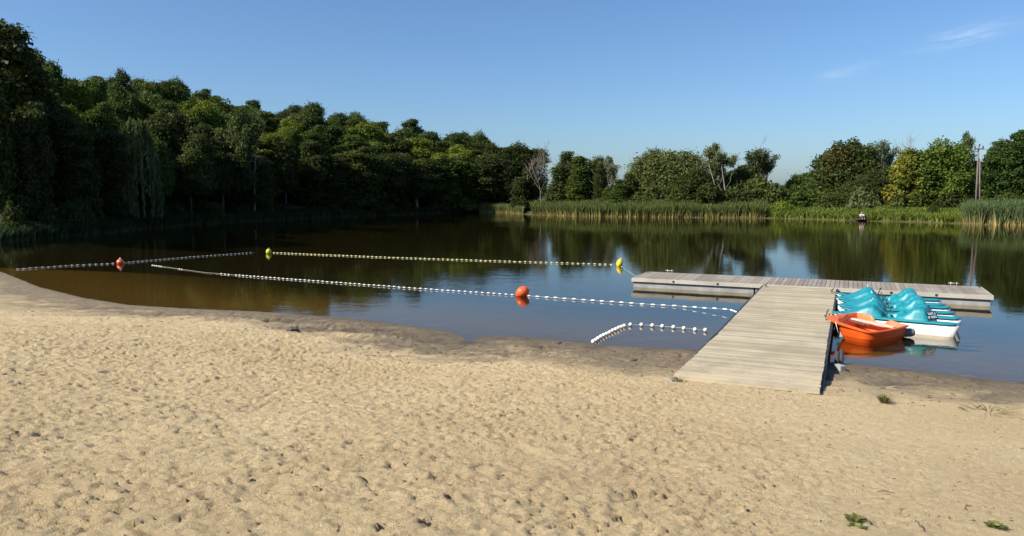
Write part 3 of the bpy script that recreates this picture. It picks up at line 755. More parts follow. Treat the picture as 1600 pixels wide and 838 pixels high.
# distant hedge and tree line
for i, (px, top, Y, w) in enumerate(((1190, 284, 240, 60), (1225, 287, 260, 60), (1250, 283, 230, 54), (1275, 286, 250, 60), (1010, 286, 230, 60), (975, 285, 240, 60), (1145, 286, 235, 60))):
    tree('distant_tree', 'dome%d' % (i % 3), px, top, Y, w, 'far hedgerow tree seen low through the gaps, %s from the left' % ['third','fifth','sixth','seventh','second','first','fourth'][i] if i != 2 else 'far hedgerow tree seen low through the gaps, sixth from the left', 'tree', 'far hedgerow trees', (.05, .075, .035), 0)

dead(847, 217, shoreY(847)+10, 'bare dead tree with pale brown branches in front of the dark alders', 11, r0=.16, nb=(4, 6), levels=4, spreadk=.5)
dead(1203, 211, shoreY(1203)+13, 'tall bare tree at the right end of the middle trees', 12, mat=PALEBARK, r0=.2, spreadk=.3, up=.5)
dead(1098, 230, shoreY(1098)+9, 'bare pale stem rising from the right side of the willow', 13, mat=PALEBARK, r0=.14, spreadk=.3, up=.5)
dead(1114, 226, shoreY(1114)+11, 'thin bare stem just left of the thin pale green tree', 14, mat=PALEBARK, r0=.12, spreadk=.25, up=.5)
dead(1412, 204, shoreY(1412)+20, 'bare crooked branch top sticking up left of the yellow tree', 15, r0=.12, spreadk=.5, levels=3)
dead(956, 244, shoreY(956)+13, 'bare grey twigs standing among the pale grey sparse tree', 16, mat=PALEBARK, r0=.10, spreadk=.3, up=.5)
for i, (px0, px1, lab) in enumerate(((1128, 1113, 'leaning pale trunk behind the main reed bed, the more slanted one'), (1137, 1130, 'leaning pale trunk behind the main reed bed, the more upright one'))):
    Y = shoreY(px0)+4.5; X0 = x_at(px0, Y, 1.5); X1 = x_at(px1, Y, 5); g = ground_z(X0, Y)
    mb = MB(); d_ = X1-X0
    mb.tube([(0, 0, -.2), (d_*.3, 0, 1.8), (d_*.7, 0, 3.6), (d_, .2, 5.2), (d_*1.3, .3, 6.6)], [.13, .11, .09, .06, .02], 7)
    mb.tube([(d_*.6, 0, 3.2), (d_*.6+.7, 0, 4.4), (d_*.6+.9, .1, 5.6)], [.05, .035, .012], 5)
    mb.tube([(d_*.3, 0, 2.4), (d_*.3-.9, 0, 3.3), (d_*.3-1.3, .1, 4.2)], [.04, .03, .012], 5)
    o = mb.build('leaning_trunk', PALEBARK); o.location = (X0, Y, g); tag(o, lab, 'tree trunk')

# ------------------------------------------------------------------ reeds and grass (uncountable)
def blades(name, pts, hgt, wid, seed, col, dryh, label, lean=.22, two=True, dry=1.0):
    rs = np.random.default_rng(seed); n = len(pts)
    g = base_height(pts[:, 0], pts[:, 1])
    g = np.maximum(g, -.15)
    b = np.stack([pts[:, 0], pts[:, 1], g-.03], -1)
    an = rs.uniform(0, 6.283, n); w = np.stack([np.cos(an), np.sin(an), 0*an], -1)*(wid*rs.uniform(.6, 1.4, n)*.5)[:, None]
    H = hgt*rs.uniform(.7, 1.12, n)*(.72+.56*fbm(pts[:, 0]*.45, pts[:, 1]*.45, 4, seed, .6))
    ln = rs.normal(size=(n, 2))*lean
    m = b+np.stack([ln[:, 0]*H*.3, ln[:, 1]*H*.3, H*.55], -1); tp = b+np.stack([ln[:, 0]*H, ln[:, 1]*H, H], -1)
    V = np.stack([b-w, b+w, m+w*.9, m-w*.9, tp+w*.25, tp-w*.25], 1).reshape(-1, 3)
    base = np.arange(n)*6
    F = np.concatenate([np.stack([base, base+1, base+2, base+3], -1), np.stack([base+3, base+2, base+4, base+5], -1)])
    me = mesh_np(name, V, F)
    rr = rs.random(n); attr(me, 'rnd', np.concatenate([rr, rr]), 'FACE')
    dv = np.zeros((n, 6)); dr = np.clip(dry*(rs.random(n)*.8+.2+.5*(fbm(pts[:, 0]*.5, pts[:, 1]*.5, 3, seed+9)-.5)), 0, 1)
    dv[:, 0] = dr; dv[:, 1] = dr; dv[:, 2] = dv[:, 3] = dr*dryh; dv[:, 4] = dv[:, 5] = dr*dryh*.5
    attr(me, 'dry', dv.ravel()); me.materials.append(BLADE)
    o = bpy.data.objects.new(name, me); COL.objects.link(o); o.color = (*col, 1)
    return tag(o, label, name.replace('_', ' '), kind='stuff')
def band(px0, px1, lo, hi, n, seed):
    rs = np.random.default_rng(seed+5000)
    px = rs.uniform(px0, px1, n)
    xs_ = np.array([p[0] for p in far_px][::-1], float); wp = np.array([P(*p) for p in far_px][::-1])
    X0 = np.interp(px, xs_, wp[:, 0]); Y0 = np.interp(px, xs_, wp[:, 1])
    ragged = (fbm(px*.07, px*0, 3, seed)-.5)*1.0
    dy = lo+(hi-lo)*rs.random(n)**1.1+ragged
    s = (Y0+dy)/Y0
    return np.stack([X0*s, Y0*s], -1)
blades('reed_bed', band(832, 1196, .1, 6, 30000, 1), 1.6, .09, 1, (.085, .115, .036), .12, 'long bed of tall green reeds with straw coloured feet, middle of far shore')
blades('reed_bed', band(748, 818, .0, 4, 5000, 2), 1.25, .10, 2, (.10, .13, .05), .2, 'small pale reed patch between bright bush and dead tree')
blades('reed_bed', band(1506, 1640, .1, 5, 10000, 3), 1.95, .09, 3, (.080, .125, .055), .10, 'tall bluish green reeds at the right end of the far shore')
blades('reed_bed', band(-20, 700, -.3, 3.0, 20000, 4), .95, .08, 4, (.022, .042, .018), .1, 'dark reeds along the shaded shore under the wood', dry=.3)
blades('bank_grass', band(1190, 1512, .35, 15, 36000, 5), .8, .13, 5, (.11, .15, .026), .15, 'bright green grass on the low far bank', lean=.4, dry=.35)
blades('bank_grass', band(1600, 1700, 4, 20, 6000, 6), .8, .09, 6, (.07, .10, .025), .15, 'rough grass behind the tall reeds at the right', lean=.4, dry=.3)
blades('bank_grass', band(830, 1200, 5, 16, 12000, 7), .9, .09, 7, (.07, .10, .03), .15, 'rough grass behind the long reed bed', lean=.4, dry=.3)

# ------------------------------------------------------------------ pier
PHI = math.radians(24.6); O0 = Vector((2.75, 12.46, 0))
UV = Matrix.Translation(O0) @ Matrix.Rotation(-PHI, 4, 'Z')   # local x = across to the right, local y = out over the water
def W(v, u, z): return UV @ Vector((v, u, z))
def v_of(px, py, z):
    p = P(px, py, z); return (UV.inverted() @ Vector((p[0], p[1], 0))).x
BV = Matrix.Translation((2.71, 12.27, 0)) @ Matrix.Rotation(-PHI, 4, 'Z')
def WB(v, u, z): return BV @ Vector((v, u, z))
PW = 2.33; UH = 4.9; UT = 14.75; TD = 2.45; VL = -4.79; VR = 6.87; ZD = .33; ZT = .36
pier = empty('floating_pier', W(0, 0, 0)); pier.rotation_euler = (0, 0, -PHI)
tag(pier, 'grey wooden T shaped pier with sloping beach ramp and concrete floats', 'pier')
def ramp_z(u): return .425+(ZD-.425)*(u/UH)
mb = MB(); u = .05
while u < UH-.02:      # ramp planks lie across
    w_ = .132; mb.box((PW/2+random.uniform(-.012, .012), u+w_/2, ramp_z(u)-.02+random.uniform(-.003, .003)), (PW+.02, w_-.020, .04)); u += w_
mb.build('ramp_deck', DECK, pier)
mb = MB(); u = UH+.05
while u < UT-.06:
    w_ = .132; mb.box((PW/2+random.uniform(-.008, .008), u+w_/2, ZD-.02+random.uniform(-.0025, .0025)), (PW, w_-.019, .04)); u += w_
mb.build('walkway_deck', DECK, pier)
mb = MB(); v = VL
while v < VR-.05:
    w_ = .147; mb.box((v+w_/2, UT+TD/2, ZT-.022+random.uniform(-.004, .004)), (w_-.014, TD-.12+random.uniform(-.01, .01), .045)); v += w_
mb.build('platform_deck', DECK2, pier)
# hinge strip
mb = MB(); mb.box((PW/2, UH+.02, ZD-.004), (PW-.02, .09, .02)); mb.build('hinge_plate', BEAM, pier)
for s_, nm in ((-.03, 'a'), (PW+.03, 'b')):
    mb = MB(); mb.box((s_, (UH+UT)/2, ZD-.075), (.055, UT-UH-.04, .145), bev=.006); mb.build('side_beam', DARKSTEEL, pier)
    mb = MB(); mb.box((s_, UH/2+.1, .295), (.05, UH-.25, .10)); mb.build('ramp_beam', DARKSTEEL, pier)
for s_ in (PW+.06, -.06):  # steel fender plates hanging on the sides
    mb = MB(); mb.box((s_-math.copysign(.12, s_), (UH+UT)/2+.3, .06), (.05, UT-UH-.8, .25)); mb.build('skirt_plate', DARKSTEEL, pier)
for a, b in ((UH+.5, UH+3.2), (UH+3.8, UH+6.2), (UH+6.6, UT-.2)):
    mb = MB(); mb.box((PW/2, (a+b)/2, .03), (PW-.5, b-a, .38), bev=.02); mb.build('concrete_float', CONCRETE, pier)
mb = MB(); mb.box(((VL+VR)/2, UT+.03, ZT-.075), (VR-VL, .06, .135)); mb.build('edge_beam', BEAM, pier)
mb = MB(); mb.box(((VL+VR)/2, UT+TD-.03, ZT-.075), (VR-VL, .06, .135)); mb.build('edge_beam', BEAM, pier)
for s_ in (VL+.03, VR-.03):
    mb = MB(); mb.box((s_, UT+TD/2, ZT-.075), (.06, TD-.125, .135)); mb.build('edge_beam', BEAM, pier)
for a, b in ((VL+.06, -.35), (-.3, 2.45), (2.5, VR-.06)):
    mb = MB(); mb.box(((a+b)/2, UT+TD/2+.02, .045), (b-a, TD-.12, .335), bev=.015); mb.build('concrete_float', CONCRETE, pier)
for x_ in (-3.2, -1.6, 0.0, 4.0, 5.3):   # bolt plates on the edge beam
    mb = MB(); mb.box((x_, UT-.008, ZT-.075), (.07, .012, .07)); mb.build('bolt_plate', DARKSTEEL, pier)
def mooring(vv, uu, z):   # double bitt: two posts and a cross bar
    mb = MB()
    for k in (-.09, .09): mb.tube([(vv+k, uu, z), (vv+k, uu, z+.13)], .017, 8)
    mb.tube([(vv-.17, uu, z+.09), (vv+.17, uu, z+.09)], .014, 8); mb.box((vv, uu, z+.005), (.28, .09, .012))
    mb.build('mooring_bitt', GALV, pier)
mooring(v_of(1050, 425, ZT), UT+TD-.18, ZT); mooring(v_of(1487, 444, ZT), UT+TD-.18, ZT)
def hook(vv, uu, z, L=.32):
    mb = MB(); mb.tube([(vv, uu-L/2, z), (vv, uu-L/2, z+.07), (vv, uu+L/2, z+.07), (vv, uu+L/2, z)], .012, 6)
    mb.tube([(vv, uu-L/2, z+.06), (vv-.04, uu-L/2-.03, z+.12)], .012, 6); mb.tube([(vv, uu+L/2, z+.06), (vv+.04, uu+L/2+.03, z+.12)], .012, 6)
    mb.build('mooring_cleat', DARKSTEEL, pier)
hook(PW-.12, 8.5, ZD, 1.0); hook(PW-.1, 13.6, ZD, .5); hook(.1, 14.3, ZD, .35); hook(VL+.15, UT+TD-.5, ZT, .2); hook(VR-.12, UT+TD-.4, ZT, .2)
# anchoring post and chain block at the sand side
mb = MB(); mb.tube([(PW+.22, 3.9, -.4), (PW+.22, 3.9, .34)], .05, 10); mb.tube([(PW+.3, 4.3, -.4), (PW+.3, 4.3, .3)], .045, 10); mb.build('anchor_post', RUBBER, pier)
o = MB().box((0, 0, .05), (.14, .2, .14), .3, bev=.02).build('concrete_block', CONCRETE); o.location = W(PW+.28, 3.3, 0); o.location.z = max(0, ground_z(o.location.x, o.location.y)-.02)
tag(o, 'small concrete block on wet sand beside the pier ramp', 'concrete block')

# ------------------------------------------------------------------ pedal boats
def pedal_boat():
    r = empty('pedal_boat', (0, 0, 0))
    L = 2.95; HW = .66
    tp = [0, .05, .10, .18, .24, .29, .335, .37, .42, .47, .51, .55, .585, .62, .655, .70, .735, .75, .78]
    zp = [.27, .30, .34, .42, .52, .58, .585, .50, .37, .31, .32, .42, .43, .50, .61, .635, .61, .53, .34]
    nt_, ns = 90, 41
    Vv = []; idx = {}
    for i in range(nt_):
        t = .02+.75*i/(nt_-1)
        wf = 1 if t > .14 else math.sqrt(max(.05, 1-((.14-t)/.14)**2))*.35+.65
        for j in range(ns):
            s = -1+2*j/(ns-1)
            zt = float(np.interp(t, tp, zp)); b = .30
            edge = float(sstep(1.0, .70, np.array(abs(s)))) if False else float(1-sstep(.78, .97, np.array(abs(s))))
            z = b+(zt-b)*edge
            # two seats and two leg wells either side of a middle rib
            rib = math.exp(-(s/.12)**2)
            if .40 < t < .60: z += .09*rib*math.sin((t-.40)/.20*math.pi)
            if .40 < t < .53: z -= .20*edge*(1-rib)*min(1, 1.6*math.sin((t-.40)/.13*math.pi))*(1 if abs(s) < .75 else 0.3)
            if .54 < t < .63: z -= .05*math.exp(-((abs(s)-.4)/.2)**2)*edge
            if .57 < t < .78: z -= .20*math.exp(-(s/.085)**4)*edge*min(1, (t-.57)/.05)
            if .62 < t < .78: z += .03*math.exp(-((abs(s)-.38)/.2)**2)
            if .22 < t < .40: z += .05*math.exp(-((abs(s)-.42)/.16)**2)*math.sin((t-.22)/.18*math.pi)-.12*rib*edge*math.sin((t-.22)/.18*math.pi)
            if t < .22: z -= .10*math.exp(-(s/.35)**2)*(1-t/.22)
            Vv.append((s*HW*wf, t*L, z))
    F = []
    for i in range(nt_-1):
        for j in range(ns-1):
            a = i*ns+j; F.append((a, a+1, a+ns+1, a+ns))
    me = mesh_np('deck', Vv, F, True); 
    bm = bmesh.new(); bm.from_mesh(me)
    bnd = [e for e in bm.edges if e.is_boundary]
    ret = bmesh.ops.extrude_edge_only(bm, edges=bnd)
    nv = [g for g in ret['geom'] if isinstance(g, bmesh.types.BMVert)]
    for v_ in nv: v_.co.z = .25; v_.co.x *= .97
    bmesh.ops.recalc_face_normals(bm, faces=bm.faces); bm.to_mesh(me); bm.free()
    link('deck', me, TEAL, r)
    def float_loft(x0, zlo, zhi, w, t0, t1, name, mat, bow=.18):
        n = 26; rings = []; V_ = []; F_ = []; m_ = 14
        for i in range(n):
            q = i/(n-1); t = t0+(t1-t0)*q
            e = min(1, math.sqrt(max(0, 1-((bow-q)/bow)**2)) if q < bow else 1, math.sqrt(max(0, 1-((q-(1-.10))/.10)**2)) if q > .90 else 1)
            e = max(e, .05)
            ww = w*(.25+.75*e); zl = zhi-(zhi-zlo)*(.15+.85*e); up = .05*(1-q/bow) if q < bow else 0
            for k in range(m_):
                a = 2*math.pi*k/m_; cx_, sx_ = math.cos(a), math.sin(a)
                px_ = math.copysign(abs(cx_)**.5, cx_)*ww/2; pz_ = math.copysign(abs(sx_)**.5, sx_)
                V_.append((x0+px_, t*L, (zl+zhi)/2+pz_*(zhi-zl)/2+up))
        for i in range(n-1):
            for k in range(m_): F_.append((i*m_+k, i*m_+(k+1) % m_, (i+1)*m_+(k+1) % m_, (i+1)*m_+k))
        bm = bmesh.new(); vv = [bm.verts.new(v_) for v_ in V_]
        for f in F_: bm.faces.new([vv[a] for a in f]).smooth = True
        bm.faces.new(vv[:m_][::-1]); bm.faces.new(vv[-m_:])
        bmesh.ops.recalc_face_normals(bm, faces=bm.faces)
        me_ = bpy.data.meshes.new(name); bm.to_mesh(me_); bm.free()
        return link(name, me_, mat, r)
    for sx in (-1, 1):
        float_loft(sx*.51, -.14, .285, .31, 0, 1.0, 'float', WHITEP)
        float_loft(sx*.51, .275, .335, .34, -.005, 1.0, 'float_cap', TEAL)
    # steering lever, pedal cranks
    mb = MB(); mb.tube([(0, .40*L, .45), (0, .42*L, .62)], .014, 8); mb.ball((0, .42*L, .64), .03); mb.build('steering_lever', RUBBER, r)
    for sx in (-1, 1):
        mb = MB(); mb.tube([(sx*.32-.16, .44*L, .40), (sx*.32+.16, .44*L, .40)], .016, 6)
        mb.box((sx*.32-.12, .44*L, .45), (.09, .05, .025)); mb.box((sx*.32+.12, .44*L, .36), (.09, .05, .025)); mb.build('pedal_crank', RUBBER, r)
    for sx in (-.18, .18):
        mb = MB(); mb.ball((sx, .30*L, .71), .022, .6); mb.build('deck_cap', FLOATW, r)
    return r
def dup(root, loc, rz, label, extra=0.0):
    c = root.copy(); COL.objects.link(c); c.location = loc; c.rotation_euler = (0, 0, rz); c['label'] = label
    for ch in list(root.children):
        k = ch.copy(); COL.objects.link(k); k.parent = c
    return c
VB = 2.40
pb = pedal_boat()
tag(pb, 'teal and white pedal boat nearest the orange dinghy, white marks on its seat back', 'pedal boat', 'pedal boats moored at the pier')
rzb = -PHI-math.pi/2       # boat local +y points along the pier's v axis
# boat origin is at its bow, mid width
far1 = dup(pb, WB(VB-.0, 11.35, 0), rzb+math.radians(1), 'middle teal and white pedal boat of the three beside the pier')
far2 = dup(pb, WB(VB-.08, 12.95, 0), rzb+math.radians(1), 'teal and white pedal boat farthest along the pier, nearest the T platform')
pb.location = WB(VB-.02, 9.85, 0); pb.rotation_euler = (0, 0, rzb-math.radians(9))
# sticker with two rows of white marks on the back of the seat of the nearest boat
sx0, sy0 = -.30, .80*2.75
mb = MB(); Mst = Matrix.Translation((.40, 2.34, .47)) @ Matrix.Rotation(math.radians(-34), 4, 'Z') @ Matrix.Rotation(math.radians(24), 4, 'X')
mb.box((0, 0, 0), (.34, .012, .20), M=Mst); st = mb.build('sticker', NAVY, pb)
mb = MB()
for row, z0 in ((0, .045), (1, -.045)):
    for k in range(4):
        x0 = -.115+k*.077
        mb.box((x0, .0085, z0), (.014, .004, .062), M=Mst); mb.box((x0+.022, .0085, z0+(.024 if (k+row) % 2 else -.024)), (.03, .004, .013), M=Mst)
        if (k+row) % 3: mb.box((x0+.042, .0085, z0), (.012, .004, .058), M=Mst)
mb.build('sticker_marks', FLOATW, st)

# ------------------------------------------------------------------ orange dinghy
def dinghy():
    cxw, cyw = 8.95, 18.15
    r = empty('rowing_dinghy', (cxw, cyw, 0)); tag(r, 'small orange dinghy with faded bench moored against the right side of the pier', 'boat')
    rim = [(1294,494,.50),(1298,498,.48),(1306,502,.45),(1320,507,.40),(1336,512,.36),(1350,516,.33),(1364,518,.31),(1380,517,.31),(1396,514,.32),(1408,511,.33),(1418,508,.34)]
    rimw = [Vector((*P(a, b, z), z)) for a, b, z in rim]
    sm = [rimw[0], rimw[1], rimw[2]]
    for i in range(2, len(rimw)-1):
        p0, p1, p2, p3 = rimw[i-1], rimw[i], rimw[i+1], rimw[min(i+2, len(rimw)-1)]
        for t in (.33, .67, 1.0): sm.append(.5*((2*p1)+(p2-p0)*t+(2*p0-5*p1+4*p2-p3)*t*t+(3*p1-p0-3*p2+p3)*t**3))
    rimw = sm
    C = rimw[-1]; D = Vector((*P(1338, 488.5, .46), .46)); A = rimw[0]
    tr = []
    for t, dz in ((.12, 0), (.30, .02), (.36, -.02), (.42, -.11), (.60, -.11), (.66, -.02), (.72, .03), (.88, .02)):
        p = C.lerp(D, t); tr.append(Vector((p.x, p.y, p.z+dz)))
    port = [D.lerp(A, t)+Vector((0, .03*math.sin(t*3.14), 0)) for t in (.33, .66)]
    loop = rimw+tr+[D]+port
    n = len(loop)
    cen = sum(loop, Vector())/n
    org = Vector((cxw, cyw, 0))
    def ins(p, k, z): q = cen.lerp(p, k); return Vector((q.x, q.y, z))
    kA = lambda p: 1-.30*math.exp(-((p-A).length/.55)**2)
    bm = bmesh.new()
    flat = {n-1, n-2}
    zc = lambda p: (p-A).length
    rings = []
    outer = [ins(p, 1.0, p.z) for p in loop]
    lip = [ins(p, 1.035, p.z-.012) for p in loop]
    lip2 = [ins(p, 1.035, p.z-.045) for p in loop]
    o1 = [ins(p, .985*(.5+.5*kA(p)), p.z-.05) for p in loop]
    o2 = [ins(p, .93*kA(p), .10) for p in loop]
    o3 = [ins(p, .78*kA(p), -.08) for p in loop]
    def mk(rs_): return [[bm.verts.new(p-org) for p in q] for q in rs_]
    R = mk([outer, lip, lip2, o1, o2, o3])
    for a in range(len(R)-1):
        for i in range(n): f = bm.faces.new((R[a][i], R[a][(i+1) % n], R[a+1][(i+1) % n], R[a+1][i])); f.smooth = False
    bm.faces.new(R[-1])
    bmesh.ops.recalc_face_normals(bm, faces=bm.faces)
    me = bpy.data.meshes.new('hull'); bm.to_mesh(me); bm.free(); link('hull', me, ORANGE, r)
    bm = bmesh.new()
    i0 = [ins(p, .955, p.z+.002) for p in loop]; i00 = [ins(p, 1.0, p.z+.002) for p in loop]; i1 = [ins(p, .93*(.4+.6*kA(p)), p.z-.06) for p in loop]; i2 = [ins(p, .86*kA(p), .12) for p in loop]; i3 = [ins(p, .70*kA(p), .02) for p in loop]
    R = mk([i00, i0, i1, i2, i3])
    for a in range(len(R)-1):
        for i in range(n): bm.faces.new((R[a][i], R[a+1][i], R[a+1][(i+1) % n], R[a][(i+1) % n]))
    bm.faces.new(R[-1])
    me = bpy.data.meshes.new('liner'); bm.to_mesh(me); bm.free(); link('inner_shell', me, ORANGE_IN, r)
    def plank(p, q, w_, th, name, mat):
        a = Vector((*P(*p), p[2])); b = Vector((*P(*q), q[2])); mb = MB(); d = b-a; L_ = d.length
        M_ = Matrix.Translation((a+b)/2-org) @ d.to_track_quat('X', 'Z').to_matrix().to_4x4()
        mb.box((0, 0, 0), (L_, w_, th), M=M_, bev=.006); return mb.build(name, mat, r)
    plank((1331,498,.34), (1398,511.5,.29), .17, .03, 'bench', FADED)
    plank((1308,494.5,.36), (1352,508,.30), .07, .025, 'side_seat', BROWNWOOD)
    plank((1316,495.5,.34), (1360,509,.28), .06, .025, 'side_seat', BROWNWOOD)
    mb = MB(); p = Vector((*P(1416, 520, .12), .12))-org
    mb.lathe([(0, -.2), (.08, -.18), (.11, -.1), (.11, .1), (.08, .18), (0, .2)], p, 12, Matrix.Rotation(math.radians(80), 4, 'Y') @ Matrix.Rotation(.5, 4, 'X')); mb.build('fender', GREYR, r)
    mb = MB(); a = A-org; b = W(PW-.1, 7.6, ZD+.05)-org
    mb.tube([a+Vector((.04, 0, -.03)), (a+b)/2+Vector((0, 0, -.05)), b], .012, 6); mb.build('mooring_line', RUBBER, r)
    mb = MB(); c1 = loop[2]-org
    mb.tube([c1+Vector((-.02, -.03, -.02)), c1+Vector((.04, -.02, -.2)), c1+Vector((.10, .0, -.38))], .009, 6); mb.build('bow_line', ROPE, r)
    return r
dinghy()
for k, (uu) in enumerate((8.7, 10.0, 11.0, 12.2)):
    mb = MB(); mb.lathe([(0, -.13), (.05, -.12), (.075, -.06), (.075, .06), (.05, .12), (0, .13)], (0, 0, 0), 12)
    o = mb.build('pier_fender', RUBBER); o.location = W(PW+.14, uu, .15)
    tag(o, 'black rubber fender hanging on the pier side by the boats, %s from the beach' % ['nearest', 'second', 'third', 'farthest'][k], 'fender', 'fenders on the pier side')

# ------------------------------------------------------------------ buoys and float lines
def buoy(px, py, r_, mat, label, sz=1.0, tilt=0.0, band=None, eye=True, name='buoy'):
    x, y = P(px, py, 0); o = empty(name, (x, y, 0)); tag(o, label, 'buoy')
    M_ = Matrix.Rotation(tilt, 4, 'Y')
    k = 14; prof = []
    for i in range(k+1):
        a = math.pi*i/k; rr_ = r_*math.sin(a) if 0 < i < k else 0.0
        if sz > 1.05 and a < math.pi/2: rr_ *= (.55+.45*math.sin(a))
        prof.append((rr_, -r_*sz*math.cos(a)))
    mb = MB(); mb.lathe(prof, (0, 0, r_*sz*.55), 20, M_); mb.build('buoy_body', mat, o)
    if eye:
        mb = MB(); c = Vector((0, 0, r_*sz*.55))+M_.to_3x3() @ Vector((0, 0, r_*sz)); pts = [c+M_.to_3x3() @ Vector((math.cos(a)*.035, 0, math.sin(a)*.035+.01)) for a in np.linspace(0, 2*math.pi, 11)]
        mb.tube(pts, .012, 6, cap=False); mb.build('rope_eye', mat if band is None else band, o)
    if band is not None:
        mb = MB(); q = [(r_*1.012*math.sin(a), -r_*1.012*sz*math.cos(a)) for a in np.linspace(math.radians(104), math.radians(109), 3)]; mb.lathe(q, (0, 0, r_*sz*.55), 20, M_); mb.build('stripe', band, o)
    return Vector((x, y, .03))
def line_thing(pts, spacing, fl, fw, mat_f, mat_r, label, start=0.0, skip=None, round_=False, name='float_line', gap=None):
    pts = [Vector(p) for p in pts]
    org = pts[0].copy(); r = empty(name, org); tag(r, label, 'float line')
    mb = MB(); mb.tube([p-org for p in pts], .004, 5); mb.build('rope', mat_r, r)
    seg = [(pts[i+1]-pts[i]).length for i in range(len(pts)-1)]; tot = sum(seg)
    mb = MB()
    if round_: mb.ball((0, 0, 0), fw/2, .95, 12)
    else: mb.lathe([(0, -fl/2), (fw*.32, -fl*.45), (fw/2, -fl*.2), (fw/2, fl*.2), (fw*.32, fl*.45), (0, fl/2)], (0, 0, 0), 8, Matrix.Rotation(math.pi/2, 4, 'Y'))
    proto = mb.build('float', mat_f, r); first = True; s = start; k = 0
    while s < tot-.02:
        a = s; i = 0
        while a > seg[i]: a -= seg[i]; i += 1
        if not (skip and skip(s/tot, k)):
            o = proto if first else proto.copy()
            if not first: COL.objects.link(o)
            first = False
            d = pts[i+1]-pts[i]
            o.location = pts[i].lerp(pts[i+1], a/seg[i])-org+Vector((0, 0, random.uniform(-.006, .008))); o.rotation_euler = (0, random.uniform(-.05, .05), math.atan2(d.y, d.x)+random.uniform(-.06, .06))
        s += (spacing(s/tot) if callable(spacing) else spacing)*random.uniform(.94, 1.06); k += 1
    return r
def wp(px, py, z=.03): return Vector((*P(px, py, z), z))
buoy(188, 412.5, .165, BUOYO, 'round orange buoy with a white stripe at the left', band=FLOATW)
buoy(420, 396.5, .16, BUOYG, 'dull yellow buoy at the far left corner of the swimming area', sz=1.15)
buoy(816, 463, .20, BUOYO, 'orange buoy in mid water in front of the pier', sz=1.25, tilt=math.radians(62))
buoy(968, 416, .155, BUOYY, 'bright yellow buoy near the left end of the T platform', sz=1.5, tilt=math.radians(12))
line_thing([wp(28, 420.5), wp(110, 415), wp(182, 411.5)], .25, .12, .038, FLOATW, ROPE, 'white float line from the left beach edge to the orange striped buoy')
line_thing([wp(194, 410.5), wp(300, 401.5), wp(398, 394.5)], .25, .12, .035, FLOATW, ROPE, 'white float line running right from the orange striped buoy to the dull yellow one')
line_thing([wp(428, 395), wp(600, 402), wp(780, 408), wp(960, 413.5)], .275, .13, .045, FLOATYW, ROPEY, 'yellowish float line across the far side between the two yellow buoys')
line_thing([wp(238, 414.5, .012), wp(320, 426, .02), wp(400, 432.3), wp(480, 438), wp(640, 450), wp(806, 461)], lambda q: .235, .12, .040, FLOATW, ROPE, 'white float line slanting from the left shallows to the orange mid water buoy', skip=lambda q, k: q < .34 and (vnoise(np.array([k*.33]), np.array([1.5]), 3)[0] < .5))
line_thing([wp(826, 462.5), wp(950, 471.5), wp(1060, 478.5), Vector((*P(1141, 484, .12), .12)), W(-.06, 8.6, .26)], .335, .16, .05, FLOATW, ROPE, 'white float line from the orange mid water buoy to the pier')
line_thing([wp(970, 416.5), W(VL+.02, UT+.9, ZT-.1)], 9, .1, .05, FLOATW, ROPE, 'white mooring rope from the bright yellow buoy to the T platform', start=8.9 if False else .4, name='mooring_rope')
bl = [(927,534),(938,527),(950,520.5),(963,514.5),(975,509),(986,507.5),(1010,508),(1060,512),(1106,516.5)]
line_thing([wp(a, b, .04) for a, b in bl], lambda q: .215 if q < .55 else .285, .11, .108, FLOATW, ROPE, 'rope of round white balls enclosing the shallow corner by the pier', round_=True, name='ball_line')

# ------------------------------------------------------------------ utility pole, angler, bank details
def bank_pt(px, Y): 
    x = x_at(px, Y, 1); return x, Y, ground_z(x, Y)
Yp = shoreY(1524)+4.5
x, y, g = bank_pt(1524, Yp); zt = ztop_at(229, Yp)-g
up_ = empty('utility_pole', (x, y, g)); tag(up_, 'wooden A frame utility pole with crossarm rising behind the tall reeds', 'utility pole')
s_ = depth_at(Yp, 3)/FPX
mb = MB(); mb.tube([(0, 0, -.5), (-.12, 0, zt)], [.11, .08], 10); mb.build('pole', POLE, up_)
mb = MB(); mb.tube([(8*s_, 0, -.5), (.08, 0, zt-1.6)], [.10, .075], 10); mb.build('support_pole', POLE, up_)
mb = MB(); mb.tube([(1*s_, .1, zt-1.4), (15*s_, .8, zt-3.6)], [.08, .08], 8); mb.build('strut', PALEBARK, up_)
mb = MB(); mb.box((-.1, -.12, zt-.30), (1.15, .1, .12)); mb.build('crossarm', BROWNWOOD, up_)
for k in (-.5, 0, .42):
    mb = MB(); mb.lathe([(0, 0), (.05, .0), (.04, .08), (.09, .14), (.09, .2), (.05, .28), (0, .3)], (k-.1, -.12, zt-.24 if k else zt-.02), 10); mb.build('insulator', RUBBER, up_)

